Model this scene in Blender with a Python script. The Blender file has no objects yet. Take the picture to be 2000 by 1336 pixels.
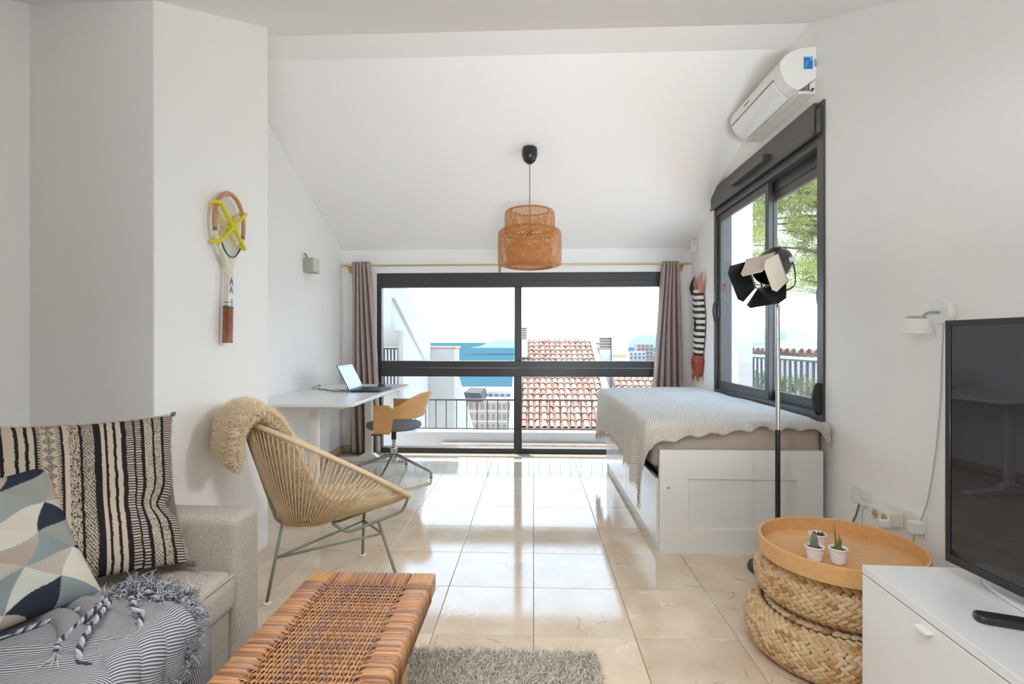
import bpy, math, random
import numpy as np
from mathutils import Vector, Matrix, noise as mnoise

R = math.radians
rnd = random.Random(7)
rng = np.random.default_rng(7)
scene = bpy.context.scene
COL = scene.collection

# ------------------------------------------------------------------ camera
FPX = 1013.0
YAW = math.atan(42 / FPX)
cam_d = bpy.data.cameras.new('camera')
cam = bpy.data.objects.new('camera', cam_d)
COL.objects.link(cam)
cam.location = (0, 0, 1.16)
cam.rotation_euler = (R(90), 0, YAW)
cam_d.sensor_width = 36
cam_d.lens = FPX / 2000 * 36
cam_d.clip_start = 0.02
cam_d.clip_end = 60000
scene.camera = cam

# ------------------------------------------------------------------ world, sun, lights, exposure
SKY_STRENGTH = 2.6
SUN_STRENGTH = 4.6
FILL_A, FILL_B, FILL_C, FILL_D = 4.4, 2.6, 10.5, 7.0
scene.view_settings.view_transform = 'Standard'
scene.view_settings.look = 'None'
scene.view_settings.exposure = 1.0
scene.view_settings.gamma = 1.0
scene.view_settings.use_curve_mapping = False
scene.cycles.use_denoising = True
scene.cycles.max_bounces = 14
scene.cycles.diffuse_bounces = 8
scene.cycles.glossy_bounces = 4
scene.cycles.transparent_max_bounces = 24
scene.cycles.sample_clamp_indirect = 8.0
scene.cycles.caustics_reflective = False
scene.cycles.caustics_refractive = False

world = bpy.data.worlds.new('sky')
scene.world = world
world.use_nodes = True
wn = world.node_tree
wn.nodes.clear()
w_out = wn.nodes.new('ShaderNodeOutputWorld')
w_bg = wn.nodes.new('ShaderNodeBackground')
w_tc = wn.nodes.new('ShaderNodeTexCoord')
w_sep = wn.nodes.new('ShaderNodeSeparateXYZ')
w_ramp = wn.nodes.new('ShaderNodeValToRGB')
w_ramp.color_ramp.elements[0].position = 0.0
w_ramp.color_ramp.elements[0].color = (0.70, 0.85, 0.98, 1)
w_ramp.color_ramp.elements[1].position = 1.0
w_ramp.color_ramp.elements[1].color = (0.36, 0.56, 0.95, 1)
e = w_ramp.color_ramp.elements.new(0.18)
e.color = (0.76, 0.88, 1.0, 1)
e = w_ramp.color_ramp.elements.new(0.5)
e.color = (0.52, 0.72, 1.0, 1)
wn.links.new(w_tc.outputs['Generated'], w_sep.inputs[0])
wn.links.new(w_sep.outputs['Z'], w_ramp.inputs[0])
wn.links.new(w_ramp.outputs[0], w_bg.inputs[0])
w_bg.inputs[1].default_value = SKY_STRENGTH
wn.links.new(w_bg.outputs[0], w_out.inputs[0])

sun_d = bpy.data.lights.new('sun', 'SUN')
sun_d.energy = SUN_STRENGTH
sun_d.angle = R(0.6)
sun_d.color = (1.0, 0.94, 0.85)
sun = bpy.data.objects.new('sun', sun_d)
COL.objects.link(sun)
sun_dir = Vector((math.sin(R(30)) * math.cos(R(72)), -math.cos(R(30)) * math.cos(R(72)), -math.sin(R(72))))
sun.rotation_euler = sun_dir.to_track_quat('-Z', 'Y').to_euler()


def area(name, loc, target, sx, sy, power, color=(1, 1, 1), portal=False, spread=180):
    d = bpy.data.lights.new(name, 'AREA')
    d.shape = 'RECTANGLE'
    d.size, d.size_y = sx, sy
    d.energy = power
    d.color = color
    d.spread = R(spread)
    if portal:
        d.cycles.is_portal = True
    o = bpy.data.objects.new(name, d)
    COL.objects.link(o)
    o.location = loc
    o.rotation_euler = (Vector(target) - Vector(loc)).to_track_quat('-Z', 'Y').to_euler()
    return o


area('window_portal', (-0.2, 5.5, 0.95), (-0.2, 4, 0.95), 3.0, 1.9, 1, portal=True)
area('side_window_portal', (1.74, 3.83, 1.5), (0, 3.83, 1.5), 1.7, 1.6, 1, portal=True)
area('soft_fill', (1.5, 1.12, 1.9), (-1.4, 3.2, 0.8), 0.4, 0.4, FILL_A, (0.91, 0.96, 1.0), spread=100)  # unseen fill added at the right to brighten the left side
area('soft_fill', (-1.5, -0.9, 1.75), (1.6, 2.3, 1.2), 0.6, 0.6, FILL_B, (0.91, 0.96, 1.0), spread=76)  # second unseen fill, added to lift the right wall
area('bounce_fill', (0.6, -1.2, 0.55), (0.5, 3.2, 2.9), 1.3, 0.28, FILL_C, (0.91, 0.96, 1.0), spread=66)  # unseen fill added behind the camera to lift the ceiling
area('overhead_fill', (-0.15, 0.42, 1.9), (-0.15, 1.5, 0), 1.3, 0.4, FILL_D, (0.91, 0.96, 1.0), spread=100)  # unseen fill added near the camera for floor and furniture


# ------------------------------------------------------------------ helpers
def lin(r, g, b):
    f = lambda c: (c / 255 / 12.92) if c / 255 <= 0.04045 else ((c / 255 + 0.055) / 1.055) ** 2.4
    return (f(r), f(g), f(b))


def M(name, col, rough=0.5, metal=0.0, vary=0.0, vscale=8.0, bump=0.0, bscale=60.0, spec=0.5, attr=False, coat=0.0, stretch=None, col2=None, coords='Object'):
    """a principled material: base colour, optional noise variation towards col2, optional noise bump"""
    m = bpy.data.materials.new(name)
    m.use_nodes = True
    nt = m.node_tree
    b = nt.nodes['Principled BSDF']
    b.inputs['Roughness'].default_value = rough
    b.inputs['Metallic'].default_value = metal
    b.inputs['Specular IOR Level'].default_value = spec
    b.inputs['Coat Weight'].default_value = coat
    b.inputs['Base Color'].default_value = (*col, 1)
    src = None
    if vary or bump:
        tc = nt.nodes.new('ShaderNodeTexCoord')
        mp = nt.nodes.new('ShaderNodeMapping')
        nt.links.new(tc.outputs[coords], mp.inputs[0])
        if stretch:
            mp.inputs['Scale'].default_value = stretch
        src = mp.outputs[0]
    colsock = None
    if attr:
        a = nt.nodes.new('ShaderNodeAttribute')
        a.attribute_name = 'Col'
        colsock = a.outputs['Color']
    if vary:
        n = nt.nodes.new('ShaderNodeTexNoise')
        n.inputs['Scale'].default_value = vscale
        n.inputs['Detail'].default_value = 6
        nt.links.new(src, n.inputs['Vector'])
        mx = nt.nodes.new('ShaderNodeMix')
        mx.data_type = 'RGBA'
        mr = nt.nodes.new('ShaderNodeMapRange')
        mr.inputs['From Min'].default_value = 0.3
        mr.inputs['From Max'].default_value = 0.7
        mr.inputs['To Max'].default_value = vary
        nt.links.new(n.outputs[0], mr.inputs[0])
        nt.links.new(mr.outputs[0], mx.inputs[0])
        if colsock is not None:
            nt.links.new(colsock, mx.inputs[6])
        else:
            mx.inputs[6].default_value = (*col, 1)
        c2 = col2 if col2 else tuple(c * 0.45 for c in col)
        mx.inputs[7].default_value = (*c2, 1)
        colsock = mx.outputs[2]
    if colsock is not None:
        nt.links.new(colsock, b.inputs['Base Color'])
    if bump:
        n2 = nt.nodes.new('ShaderNodeTexNoise')
        n2.inputs['Scale'].default_value = bscale
        n2.inputs['Detail'].default_value = 3
        nt.links.new(src, n2.inputs['Vector'])
        bp = nt.nodes.new('ShaderNodeBump')
        bp.inputs['Strength'].default_value = bump
        bp.inputs['Distance'].default_value = 0.002
        nt.links.new(n2.outputs[0], bp.inputs['Height'])
        nt.links.new(bp.outputs[0], b.inputs['Normal'])
    return m


class MB:
    """collects shapes into one mesh"""

    def __init__(self):
        self.v, self.f, self.c, self.uv = [], [], [], []

    def add(self, vs, fs, col=None, uv=None):
        o = len(self.v)
        self.v.extend([tuple(p) for p in vs])
        self.f.extend([tuple(i + o for i in q) for q in fs])
        if col is not None or self.c:
            while len(self.c) < o:
                self.c.append((1, 1, 1))
            self.c.extend(col if isinstance(col, list) else [col or (1, 1, 1)] * len(vs))
        if uv is not None or self.uv:
            while len(self.uv) < o:
                self.uv.append((0, 0))
            self.uv.extend(uv if uv is not None else [(0, 0)] * len(vs))
        return self

    def box(self, x0, x1, y0, y1, z0, z1, mat=None, col=None):
        vs = [(x, y, z) for x in (x0, x1) for y in (y0, y1) for z in (z0, z1)]
        if mat is not None:
            vs = [mat @ Vector(p) for p in vs]
        return self.add(vs, [(0, 1, 3, 2), (4, 6, 7, 5), (0, 4, 5, 1), (2, 3, 7, 6), (0, 2, 6, 4), (1, 5, 7, 3)], col)

    def prism(self, poly, axis, a, b, mat=None, col=None):
        """2D polygon extruded along an axis; for X the polygon is (y,z), for Y (x,z), for Z (x,y)"""
        def P(p, t):
            return {'X': (t, p[0], p[1]), 'Y': (p[0], t, p[1]), 'Z': (p[0], p[1], t)}[axis]
        n = len(poly)
        vs = [P(p, a) for p in poly] + [P(p, b) for p in poly]
        if mat is not None:
            vs = [mat @ Vector(p) for p in vs]
        fs = [tuple(range(n)), tuple(range(2 * n - 1, n - 1, -1))]
        fs += [(i, i + n, (i + 1) % n + n, (i + 1) % n) for i in range(n)]
        return self.add(vs, fs, col)

    def tube(self, pts, r, n=8, closed=False, caps=True, col=None, flat=1.0):
        pts = [Vector(p) for p in pts]
        k = len(pts)
        rr = r if isinstance(r, (list, tuple)) else [r] * k
        up = None
        vs = []
        for i, p in enumerate(pts):
            if closed:
                t = pts[(i + 1) % k] - pts[i - 1]
            else:
                t = pts[min(i + 1, k - 1)] - pts[max(i - 1, 0)]
            t.normalize()
            if up is None:
                up = Vector((0, 0, 1)) if abs(t.z) < 0.9 else Vector((1, 0, 0))
            side = t.cross(up)
            if side.length < 1e-6:
                side = t.orthogonal()
            side.normalize()
            up = side.cross(t).normalized()
            for j in range(n):
                a = 2 * math.pi * j / n
                vs.append(p + side * (math.cos(a) * rr[i]) + up * (math.sin(a) * rr[i] * flat))
        fs = []
        for i in range(k if closed else k - 1):
            i2 = (i + 1) % k
            for j in range(n):
                j2 = (j + 1) % n
                fs.append((i * n + j, i2 * n + j, i2 * n + j2, i * n + j2))
        if caps and not closed:
            fs.append(tuple(range(n - 1, -1, -1)) if False else tuple(range(n)))
            fs.append(tuple(range(k * n - 1, (k - 1) * n - 1, -1)))
        return self.add(vs, fs, col)

    def lathe(self, prof, n=32, c=(0, 0, 0), mat=None, col=None, closed=False):
        """profile of (radius, z) turned about Z"""
        vs = []
        for (r, z) in prof:
            for j in range(n):
                a = 2 * math.pi * j / n
                p = Vector((r * math.cos(a), r * math.sin(a), z))
                if mat is not None:
                    p = mat @ p
                vs.append(p + Vector(c))
        fs = []
        k = len(prof)
        for i in range(k if closed else k - 1):
            i2 = (i + 1) % k
            for j in range(n):
                fs.append((i * n + j, i * n + (j + 1) % n, i2 * n + (j + 1) % n, i2 * n + j))
        if not closed:
            if prof[0][0] > 1e-6:
                fs.append(tuple(range(n - 1, -1, -1)))
            if prof[-1][0] > 1e-6:
                fs.append(tuple(range((k - 1) * n, k * n)))
        return self.add(vs, fs, col)

    def grid(self, fn, nu, nv, closed_u=False, uvs=False):
        """fn(u,v)->(point[,colour]) over the unit square"""
        vs, cs, uv = [], [], []
        for i in range(nu):
            u = i / (nu if closed_u else nu - 1)
            for j in range(nv):
                v = j / (nv - 1)
                q = fn(u, v)
                if isinstance(q, tuple) and len(q) == 2:
                    vs.append(q[0])
                    cs.append(q[1])
                else:
                    vs.append(q)
                uv.append((u, v))
        fs = []
        for i in range(nu if closed_u else nu - 1):
            i2 = (i + 1) % nu
            for j in range(nv - 1):
                fs.append((i * nv + j, i2 * nv + j, i2 * nv + j + 1, i * nv + j + 1))
        return self.add(vs, fs, cs if cs else None, uv if uvs else None)

    def build(self, name, mat, parent=None, bevel=0.0, smooth=None, solid=0.0, local=False, seg=2, fix=False):
        me = bpy.data.meshes.new(name)
        vs = self.v
        if parent is not None and not local:
            off = Vector((0, 0, 0))
            p = parent
            while p is not None:
                off += p.location
                p = p.parent
            vs = [(a[0] - off.x, a[1] - off.y, a[2] - off.z) for a in vs]
        me.from_pydata(vs, [], self.f)
        if fix:
            import bmesh
            bm = bmesh.new()
            bm.from_mesh(me)
            bmesh.ops.recalc_face_normals(bm, faces=bm.faces)
            bm.to_mesh(me)
            bm.free()
        if self.c:
            ca = me.color_attributes.new('Col', 'FLOAT_COLOR', 'POINT')
            arr = np.ones((len(vs), 4), dtype=np.float32)
            arr[:, :3] = np.array(self.c, dtype=np.float32)
            ca.data.foreach_set('color', arr.ravel())
        if self.uv:
            ul = me.uv_layers.new(name='UVMap')
            idx = np.empty(len(me.loops), dtype=np.int32)
            me.loops.foreach_get('vertex_index', idx)
            ul.data.foreach_set('uv', np.array(self.uv, dtype=np.float32)[idx].ravel())
        if mat is not None:
            me.materials.append(mat)
        if smooth is None:
            smooth = 35
        if smooth:
            me.shade_smooth()
            if smooth < 180:
                me.set_sharp_from_angle(angle=R(smooth))
        me.update()
        o = bpy.data.objects.new(name, me)
        COL.objects.link(o)
        if parent is not None:
            o.parent = parent
        if solid:
            md = o.modifiers.new('thickness', 'SOLIDIFY')
            md.thickness = solid
            md.offset = 0
        if bevel:
            md = o.modifiers.new('edges', 'BEVEL')
            md.width = bevel
            md.segments = seg
            md.limit_method = 'ANGLE'
            md.angle_limit = R(40)
            md.harden_normals = False
        return o


def tag(o, label=None, cat=None, group=None, kind=None):
    if label:
        o['label'] = label
    if cat:
        o['category'] = cat
    if group:
        o['group'] = group
    if kind:
        o['kind'] = kind
    return o


def thing(name, label, cat, loc, group=None, kind=None, rz=0.0):
    o = bpy.data.objects.new(name, None)
    o.empty_display_size = 0.05
    COL.objects.link(o)
    o.location = loc
    o.rotation_euler = (0, 0, rz)
    return tag(o, label, cat, group, kind)


def piece(src, name, parent, mat4=None):
    """another object that shares a mesh"""
    o = bpy.data.objects.new(name, src.data if hasattr(src, 'data') else src)
    COL.objects.link(o)
    o.parent = parent
    if mat4 is not None:
        o.matrix_local = mat4
    return o


def copy_tree(o, parent=None):
    c = o.copy()
    COL.objects.link(c)
    if parent is not None:
        c.parent = parent
    for ch in list(o.children):
        copy_tree(ch, c)
    return c


def spline(pts, n=8):
    """Catmull-Rom through the points"""
    P = [Vector(p) for p in pts]
    P = [P[0] * 2 - P[1]] + P + [P[-1] * 2 - P[-2]]
    out = []
    for i in range(1, len(P) - 2):
        for k in range(n):
            t = k / n
            a, b, c, d = P[i - 1], P[i], P[i + 1], P[i + 2]
            out.append(0.5 * ((2 * b) + (c - a) * t + (2 * a - 5 * b + 4 * c - d) * t * t + (3 * b - a - 3 * c + d) * t ** 3))
    out.append(P[-2])
    return out


def bend(pts, r=0.02, n=5):
    """round the corners of a polyline"""
    P = [Vector(p) for p in pts]
    out = [P[0]]
    for i in range(1, len(P) - 1):
        a = (P[i - 1] - P[i])
        b = (P[i + 1] - P[i])
        d = min(r, a.length * 0.45, b.length * 0.45)
        p0, p2 = P[i] + a.normalized() * d, P[i] + b.normalized() * d
        for k in range(n + 1):
            t = k / n
            out.append(p0 * (1 - t) ** 2 + P[i] * 2 * t * (1 - t) + p2 * t * t)
    out.append(P[-1])
    return out


def ribbons(P, D, L, width, curl=0.3, segs=3, cols=None, seed=1):
    """many curly strands as thin ribbons: roots P, directions D, lengths L (numpy) -> MB"""
    g = np.random.default_rng(seed)
    n = len(P)
    side = np.cross(D, g.normal(size=(n, 3)))
    side /= np.linalg.norm(side, axis=1, keepdims=True) + 1e-9
    oth = np.cross(D, side)
    ph = g.uniform(0, 6.28, n)
    am = g.uniform(0.4, 1.0, n) * curl
    rows = []
    for k in range(segs + 1):
        t = k / segs
        q = P + D * (L * t)[:, None] + side * (np.sin(ph + 4 * t) * am * L * t)[:, None] + oth * (np.cos(ph + 3 * t) * am * L * t)[:, None]
        w = width * (1 - 0.65 * t)
        rows.append(q - side * w)
        rows.append(q + side * w)
    V = np.stack(rows, axis=1).reshape(-1, 3)
    m = 2 * (segs + 1)
    base = (np.arange(n) * m)[:, None]
    F = []
    for k in range(segs):
        F.append(base + np.array([2 * k, 2 * k + 1, 2 * k + 3, 2 * k + 2])[None, :])
    F = np.concatenate(F, axis=0)
    mb = MB()
    mb.v = [tuple(r) for r in V.tolist()]
    mb.f = [tuple(r) for r in F.tolist()]
    if cols is not None:
        mb.c = [tuple(r) for r in np.repeat(cols, m, axis=0).tolist()]
    return mb

# ------------------------------------------------------------------ materials
m_wall = M('wall_paint', (0.88, 0.87, 0.855), 0.85, bump=0.35, bscale=140, spec=0.2)
m_ceil = M('ceiling_paint', (0.89, 0.88, 0.865), 0.9, bump=0.15, bscale=90, spec=0.2)
m_white = M('white_lacquer', (0.80, 0.80, 0.79), 0.18, spec=0.5)
m_white_matt = M('white_painted_wood', (0.78, 0.77, 0.74), 0.4)
m_bed_white = M('bed_white_foil', (0.70, 0.69, 0.65), 0.38, bump=0.05, bscale=40)
m_plastic = M('white_plastic', (0.80, 0.79, 0.75), 0.35)
m_ivory = M('ivory_plastic', (0.78, 0.73, 0.62), 0.35)
m_frame = M('dark_grey_aluminium', (0.050, 0.051, 0.053), 0.35, metal=0.15, vary=0.3, vscale=3, col2=(0.07, 0.066, 0.06))
m_frame_side = M('warm_grey_aluminium', (0.085, 0.080, 0.075), 0.38, metal=0.15)
m_black = M('black_metal', (0.012, 0.012, 0.013), 0.35)
m_blackplastic = M('black_plastic', (0.02, 0.02, 0.022), 0.4)
m_rubber = M('rubber_seal', (0.02, 0.02, 0.02), 0.8)
m_chrome = M('brushed_steel', (0.62, 0.61, 0.59), 0.22, metal=1.0)
m_alu = M('grey_cast_aluminium', (0.40, 0.40, 0.40), 0.32, metal=0.8)
m_brass = M('brass', (0.62, 0.47, 0.22), 0.3, metal=0.9)
m_marble_base = M('beige_marble', (0.62, 0.48, 0.35), 0.25, vary=0.5, vscale=12, col2=(0.72, 0.60, 0.47))
m_grout = M('grout', (0.33, 0.27, 0.21), 0.8)


def make_marble():
    m = bpy.data.materials.new('cream_marble_tile')
    m.use_nodes = True
    nt = m.node_tree
    N, L = nt.nodes.new, nt.links.new
    b = nt.nodes['Principled BSDF']
    b.inputs['Roughness'].default_value = 0.09
    b.inputs['IOR'].default_value = 1.62
    tc = N('ShaderNodeTexCoord')
    oi = N('ShaderNodeObjectInfo')
    mul = N('ShaderNodeMath'); mul.operation = 'MULTIPLY'; mul.inputs[1].default_value = 37.0
    L(oi.outputs['Random'], mul.inputs[0])
    cmb = N('ShaderNodeCombineXYZ')
    L(mul.outputs[0], cmb.inputs[0]); L(mul.outputs[0], cmb.inputs[2])
    addv = N('ShaderNodeVectorMath'); addv.operation = 'ADD'
    L(tc.outputs['Object'], addv.inputs[0]); L(cmb.outputs[0], addv.inputs[1])
    n1 = N('ShaderNodeTexNoise'); n1.inputs['Scale'].default_value = 6; n1.inputs['Detail'].default_value = 7
    L(addv.outputs[0], n1.inputs['Vector'])
    ramp = N('ShaderNodeValToRGB')
    ramp.color_ramp.elements[0].position = 0.3; ramp.color_ramp.elements[0].color = (0.60, 0.46, 0.33, 1)
    ramp.color_ramp.elements[1].position = 0.7; ramp.color_ramp.elements[1].color = (0.72, 0.60, 0.46, 1)
    L(n1.outputs[0], ramp.inputs[0])
    # veins: cell edges on warped coordinates, broken up by a second noise
    n2 = N('ShaderNodeTexNoise'); n2.inputs['Scale'].default_value = 9; n2.inputs['Detail'].default_value = 5
    L(addv.outputs[0], n2.inputs['Vector'])
    sc = N('ShaderNodeVectorMath'); sc.operation = 'SCALE'; sc.inputs['Scale'].default_value = 0.16
    L(n2.outputs['Color'], sc.inputs[0])
    ad2 = N('ShaderNodeVectorMath'); ad2.operation = 'ADD'
    L(addv.outputs[0], ad2.inputs[0]); L(sc.outputs[0], ad2.inputs[1])
    vo = N('ShaderNodeTexVoronoi'); vo.feature = 'DISTANCE_TO_EDGE'; vo.inputs['Scale'].default_value = 5.5
    L(ad2.outputs[0], vo.inputs['Vector'])
    mr = N('ShaderNodeMapRange'); mr.inputs['From Min'].default_value = 0.0; mr.inputs['From Max'].default_value = 0.022
    mr.inputs['To Min'].default_value = 1.0; mr.inputs['To Max'].default_value = 0.0
    L(vo.outputs['Distance'], mr.inputs[0])
    n3 = N('ShaderNodeTexNoise'); n3.inputs['Scale'].default_value = 4.2; n3.inputs['Detail'].default_value = 3
    L(addv.outputs[0], n3.inputs['Vector'])
    mr3 = N('ShaderNodeMapRange'); mr3.inputs['From Min'].default_value = 0.52; mr3.inputs['From Max'].default_value = 0.62
    L(n3.outputs[0], mr3.inputs[0])
    mm = N('ShaderNodeMath'); mm.operation = 'MULTIPLY'
    L(mr.outputs[0], mm.inputs[0]); L(mr3.outputs[0], mm.inputs[1])
    mm2 = N('ShaderNodeMath'); mm2.operation = 'MULTIPLY'; mm2.inputs[1].default_value = 0.75
    L(mm.outputs[0], mm2.inputs[0])
    # vein tone: brown on most, pale on some
    mixv = N('ShaderNodeMix'); mixv.data_type = 'RGBA'
    gt = N('ShaderNodeMath'); gt.operation = 'GREATER_THAN'; gt.inputs[1].default_value = 0.72
    L(oi.outputs['Random'], gt.inputs[0]); L(gt.outputs[0], mixv.inputs[0])
    mixv.inputs[6].default_value = (0.30, 0.17, 0.09, 1); mixv.inputs[7].default_value = (0.86, 0.76, 0.64, 1)
    mix = N('ShaderNodeMix'); mix.data_type = 'RGBA'
    L(mm2.outputs[0], mix.inputs[0]); L(ramp.outputs[0], mix.inputs[6]); L(mixv.outputs[2], mix.inputs[7])
    # tile-to-tile brightness
    hs = N('ShaderNodeHueSaturation')
    mrv = N('ShaderNodeMapRange'); mrv.inputs['To Min'].default_value = 0.93; mrv.inputs['To Max'].default_value = 1.06
    L(oi.outputs['Random'], mrv.inputs[0]); L(mrv.outputs[0], hs.inputs['Value']); L(mix.outputs[2], hs.inputs['Color'])
    L(hs.outputs[0], b.inputs['Base Color'])
    return m


def make_glass():
    m = bpy.data.materials.new('window_glass')
    m.use_nodes = True
    nt = m.node_tree
    nt.nodes.clear()
    out = nt.nodes.new('ShaderNodeOutputMaterial')
    tr = nt.nodes.new('ShaderNodeBsdfTransparent'); tr.inputs[0].default_value = (0.97, 0.985, 0.98, 1)
    gl = nt.nodes.new('ShaderNodeBsdfGlossy'); gl.inputs['Roughness'].default_value = 0.0
    fr = nt.nodes.new('ShaderNodeFresnel'); fr.inputs[0].default_value = 1.45
    mx = nt.nodes.new('ShaderNodeMixShader')
    geo = nt.nodes.new('ShaderNodeNewGeometry')      # only the face the ray enters by reflects
    inv = nt.nodes.new('ShaderNodeMath'); inv.operation = 'SUBTRACT'; inv.inputs[0].default_value = 1.0
    nt.links.new(geo.outputs['Backfacing'], inv.inputs[1])
    mul = nt.nodes.new('ShaderNodeMath'); mul.operation = 'MULTIPLY'
    nt.links.new(inv.outputs[0], mul.inputs[0]); nt.links.new(fr.outputs[0], mul.inputs[1])
    nt.links.new(mul.outputs[0], mx.inputs[0]); nt.links.new(tr.outputs[0], mx.inputs[1]); nt.links.new(gl.outputs[0], mx.inputs[2])
    nt.links.new(mx.outputs[0], out.inputs[0])
    return m


m_marble = make_marble()
m_glass = make_glass()

# ------------------------------------------------------------------ the room
XL, XR, YB = -2.02, 1.62, 5.40          # desk wall, window wall on the right, back wall
XP, YP0, YP1 = -1.43, 1.90, 2.74        # the wall block with the racket
XLN, YF = -1.92, -1.5                   # wall behind the sofa, wall behind the camera
ZR = 3.035                              # ridge height


def zc(y):
    return ZR + min(0, -0.4525 * (y - 3.39)) if y > 3.39 else (ZR if y > 3.12 else max(ZR - 0.48 * (3.12 - y), 1.97))


def struct(o, label, cat):
    return tag(o, label, cat, kind='structure')


# floor: bed of grout with one object per marble tile
fb = MB()
fb.box(-2.2, 1.8, YF - 0.1, YB + 0.14, -0.12, -0.004)
floor = fb.build('floor', m_grout)
struct(floor, 'polished cream marble floor of large square tiles with brown veins', 'floor')
tile = MB()
h = 0.1985
tile.prism([(-h, -h), (h, -h), (h, h), (-h, h)], 'Z', -0.012, -0.0012)
tile.v[4:8] = [tuple(p) for p in tile.v[4:8]]
k = h - 0.0012
o0 = len(tile.v)
tile.f = [f for f in tile.f if set(f) != {4, 5, 6, 7}]
tile.add([(-k, -k, 0), (k, -k, 0), (k, k, 0), (-k, k, 0)], [(0, 1, 2, 3)])
for i in range(4):
    j = (i + 1) % 4
    tile.f.append((4 + i, 4 + j, o0 + j, o0 + i))
tile_me = None
for ix in range(-5, 5):
    for iy in range(-1, 14):
        x, y = 0.2 + 0.4 * ix, 0.05 + 0.4 * iy - 0.2
        if x - 0.2 < XL - 0.35 or y > YB + 0.2 or y < 0.0:
            continue
        if tile_me is None:
            t = tile.build('tile', m_marble, floor, local=True)
            tile_me = t.data
        else:
            t = piece(tile_me, 'tile', floor)
        t.location = (x, y, 0)
        t.rotation_euler = (0, 0, 0)

# ceiling: near slope, ridge strip, far slope
cb = MB()
prof = [(YF - 0.1, 1.97), (0.90, 1.97), (3.12, ZR), (3.39, ZR), (YB + 0.15, zc(YB + 0.15))]
cb.prism(prof + [(y, z + 0.18) for y, z in reversed(prof)], 'X', -2.25, 1.85)
ceiling = cb.build('ceiling', m_ceil, smooth=0, fix=True)
struct(ceiling, 'white gabled ceiling sloping down to the window with a flat strip at the ridge', 'ceiling')

wb = MB()
wb.box(-2.25, XL, YP1, YB + 0.15, -0.1, 3.2)
struct(wb.build('wall_left', m_wall, smooth=0), 'white wall along the desk', 'wall')
wb = MB()
wb.box(-2.25, XP, YP0, YP1, -0.1, 3.2)
struct(wb.build('wall_corner', m_wall, smooth=0, bevel=0.006), 'white protruding wall block with the tennis racket hanging on it', 'wall')
wb = MB()
wb.box(-2.25, XLN, YF - 0.1, YP0, -0.1, 3.2)
struct(wb.build('wall_near', m_wall, smooth=0), 'white wall behind the sofa at the left edge', 'wall')
wb = MB()
wb.box(-2.25, 1.85, YF - 0.25, YF, -0.1, 3.2)
struct(wb.build('wall_front', m_wall, smooth=0), 'white wall behind the camera', 'wall')

# back wall round the wide window
WX0, WX1, WZ1 = -1.655, 1.36, 1.885
wb = MB()
wb.box(-2.25, WX0, YB, YB + 0.15, -0.1, 2.3)
wb.box(WX1, 1.85, YB, YB + 0.15, -0.1, 2.3)
wb.box(WX0, WX1, YB, YB + 0.15, WZ1, 2.3)
struct(wb.build('wall_back', m_wall, smooth=0), 'white end wall around the wide window', 'wall')

# right wall round the sliding window
SY0, SY1, SZ0, SZ1 = 2.95, 4.70, 0.715, 2.51
wb = MB()
wb.box(XR, XR + 0.20, YF - 0.1, SY0, -0.1, 3.2)
wb.box(XR, XR + 0.20, SY1, YB + 0.15, -0.1, 3.2)
wb.box(XR, XR + 0.20, SY0, SY1, -0.1, SZ0)
wb.box(XR, XR + 0.20, SY0, SY1, SZ1, 3.2)
struct(wb.build('wall_right', m_wall, smooth=0), 'white wall on the right with the side window and the television', 'wall')

bb = MB()
bb.box(XL, XL + 0.012, YP1, YB, 0, 0.075)
struct(bb.build('baseboard_left', m_marble_base, bevel=0.002), 'beige marble baseboard under the desk', 'baseboard')
bb = MB()
bb.box(XL + 0.012, WX0, YB - 0.012, YB, 0, 0.075)
struct(bb.build('baseboard_back', m_marble_base, bevel=0.002), 'short beige marble baseboard behind the left curtain', 'baseboard')
bb = MB()
bb.box(XP + 0.0002, XP + 0.012, YP0, YP1 + 0.012, 0, 0.075)
bb.box(XL + 0.012, XP, YP1, YP1 + 0.012, 0, 0.075)
struct(bb.build('baseboard_corner', m_marble_base, bevel=0.002), 'beige marble baseboard of the wall block behind the rope chair', 'baseboard')

# ------------------------------------------------------------------ window_1: four panes over the sea
w1 = thing('window_1', 'wide dark-framed window with four panes looking over roofs and the sea', 'window', (0, YB, 0), kind='structure')
Y0, Y1 = YB + 0.03, YB + 0.10


def bar(name, parent, x0, x1, y0, y1, z0, z1, m=None, bev=0.004):
    b = MB()
    b.box(x0, x1, y0, y1, z0, z1)
    return b.build(name, m or m_frame, parent, bevel=bev)


bar('jamb', w1, WX0, WX0 + 0.05, Y0 - 0.01, Y1, 0, WZ1)
bar('jamb', w1, WX1 - 0.05, WX1, Y0 - 0.01, Y1, 0, WZ1)
bar('head', w1, WX0 + 0.05, WX1 - 0.05, Y0 - 0.01, Y1, 1.735, WZ1)
bar('sash_rail', w1, -0.12, WX1 - 0.05, Y0 - 0.022, Y0 - 0.0105, 1.735, 1.80)
bar('sill', w1, WX0 + 0.05, WX1 - 0.05, Y0 - 0.03, Y1, 0, 0.05)
bar('mullion', w1, -0.205, -0.123, Y0 - 0.02, Y1, 0.05, 0.80)
bar('mullion', w1, -0.198, -0.125, Y0 - 0.02, Y1, 0.962, 1.735)
bar('transom', w1, WX0 + 0.05, WX1 - 0.05, Y0 - 0.015, Y1, 0.797, 0.885)
bar('transom', w1, WX0 + 0.05, WX1 - 0.05, Y0 - 0.03, Y1 - 0.01, 0.889, 0.962)
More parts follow.
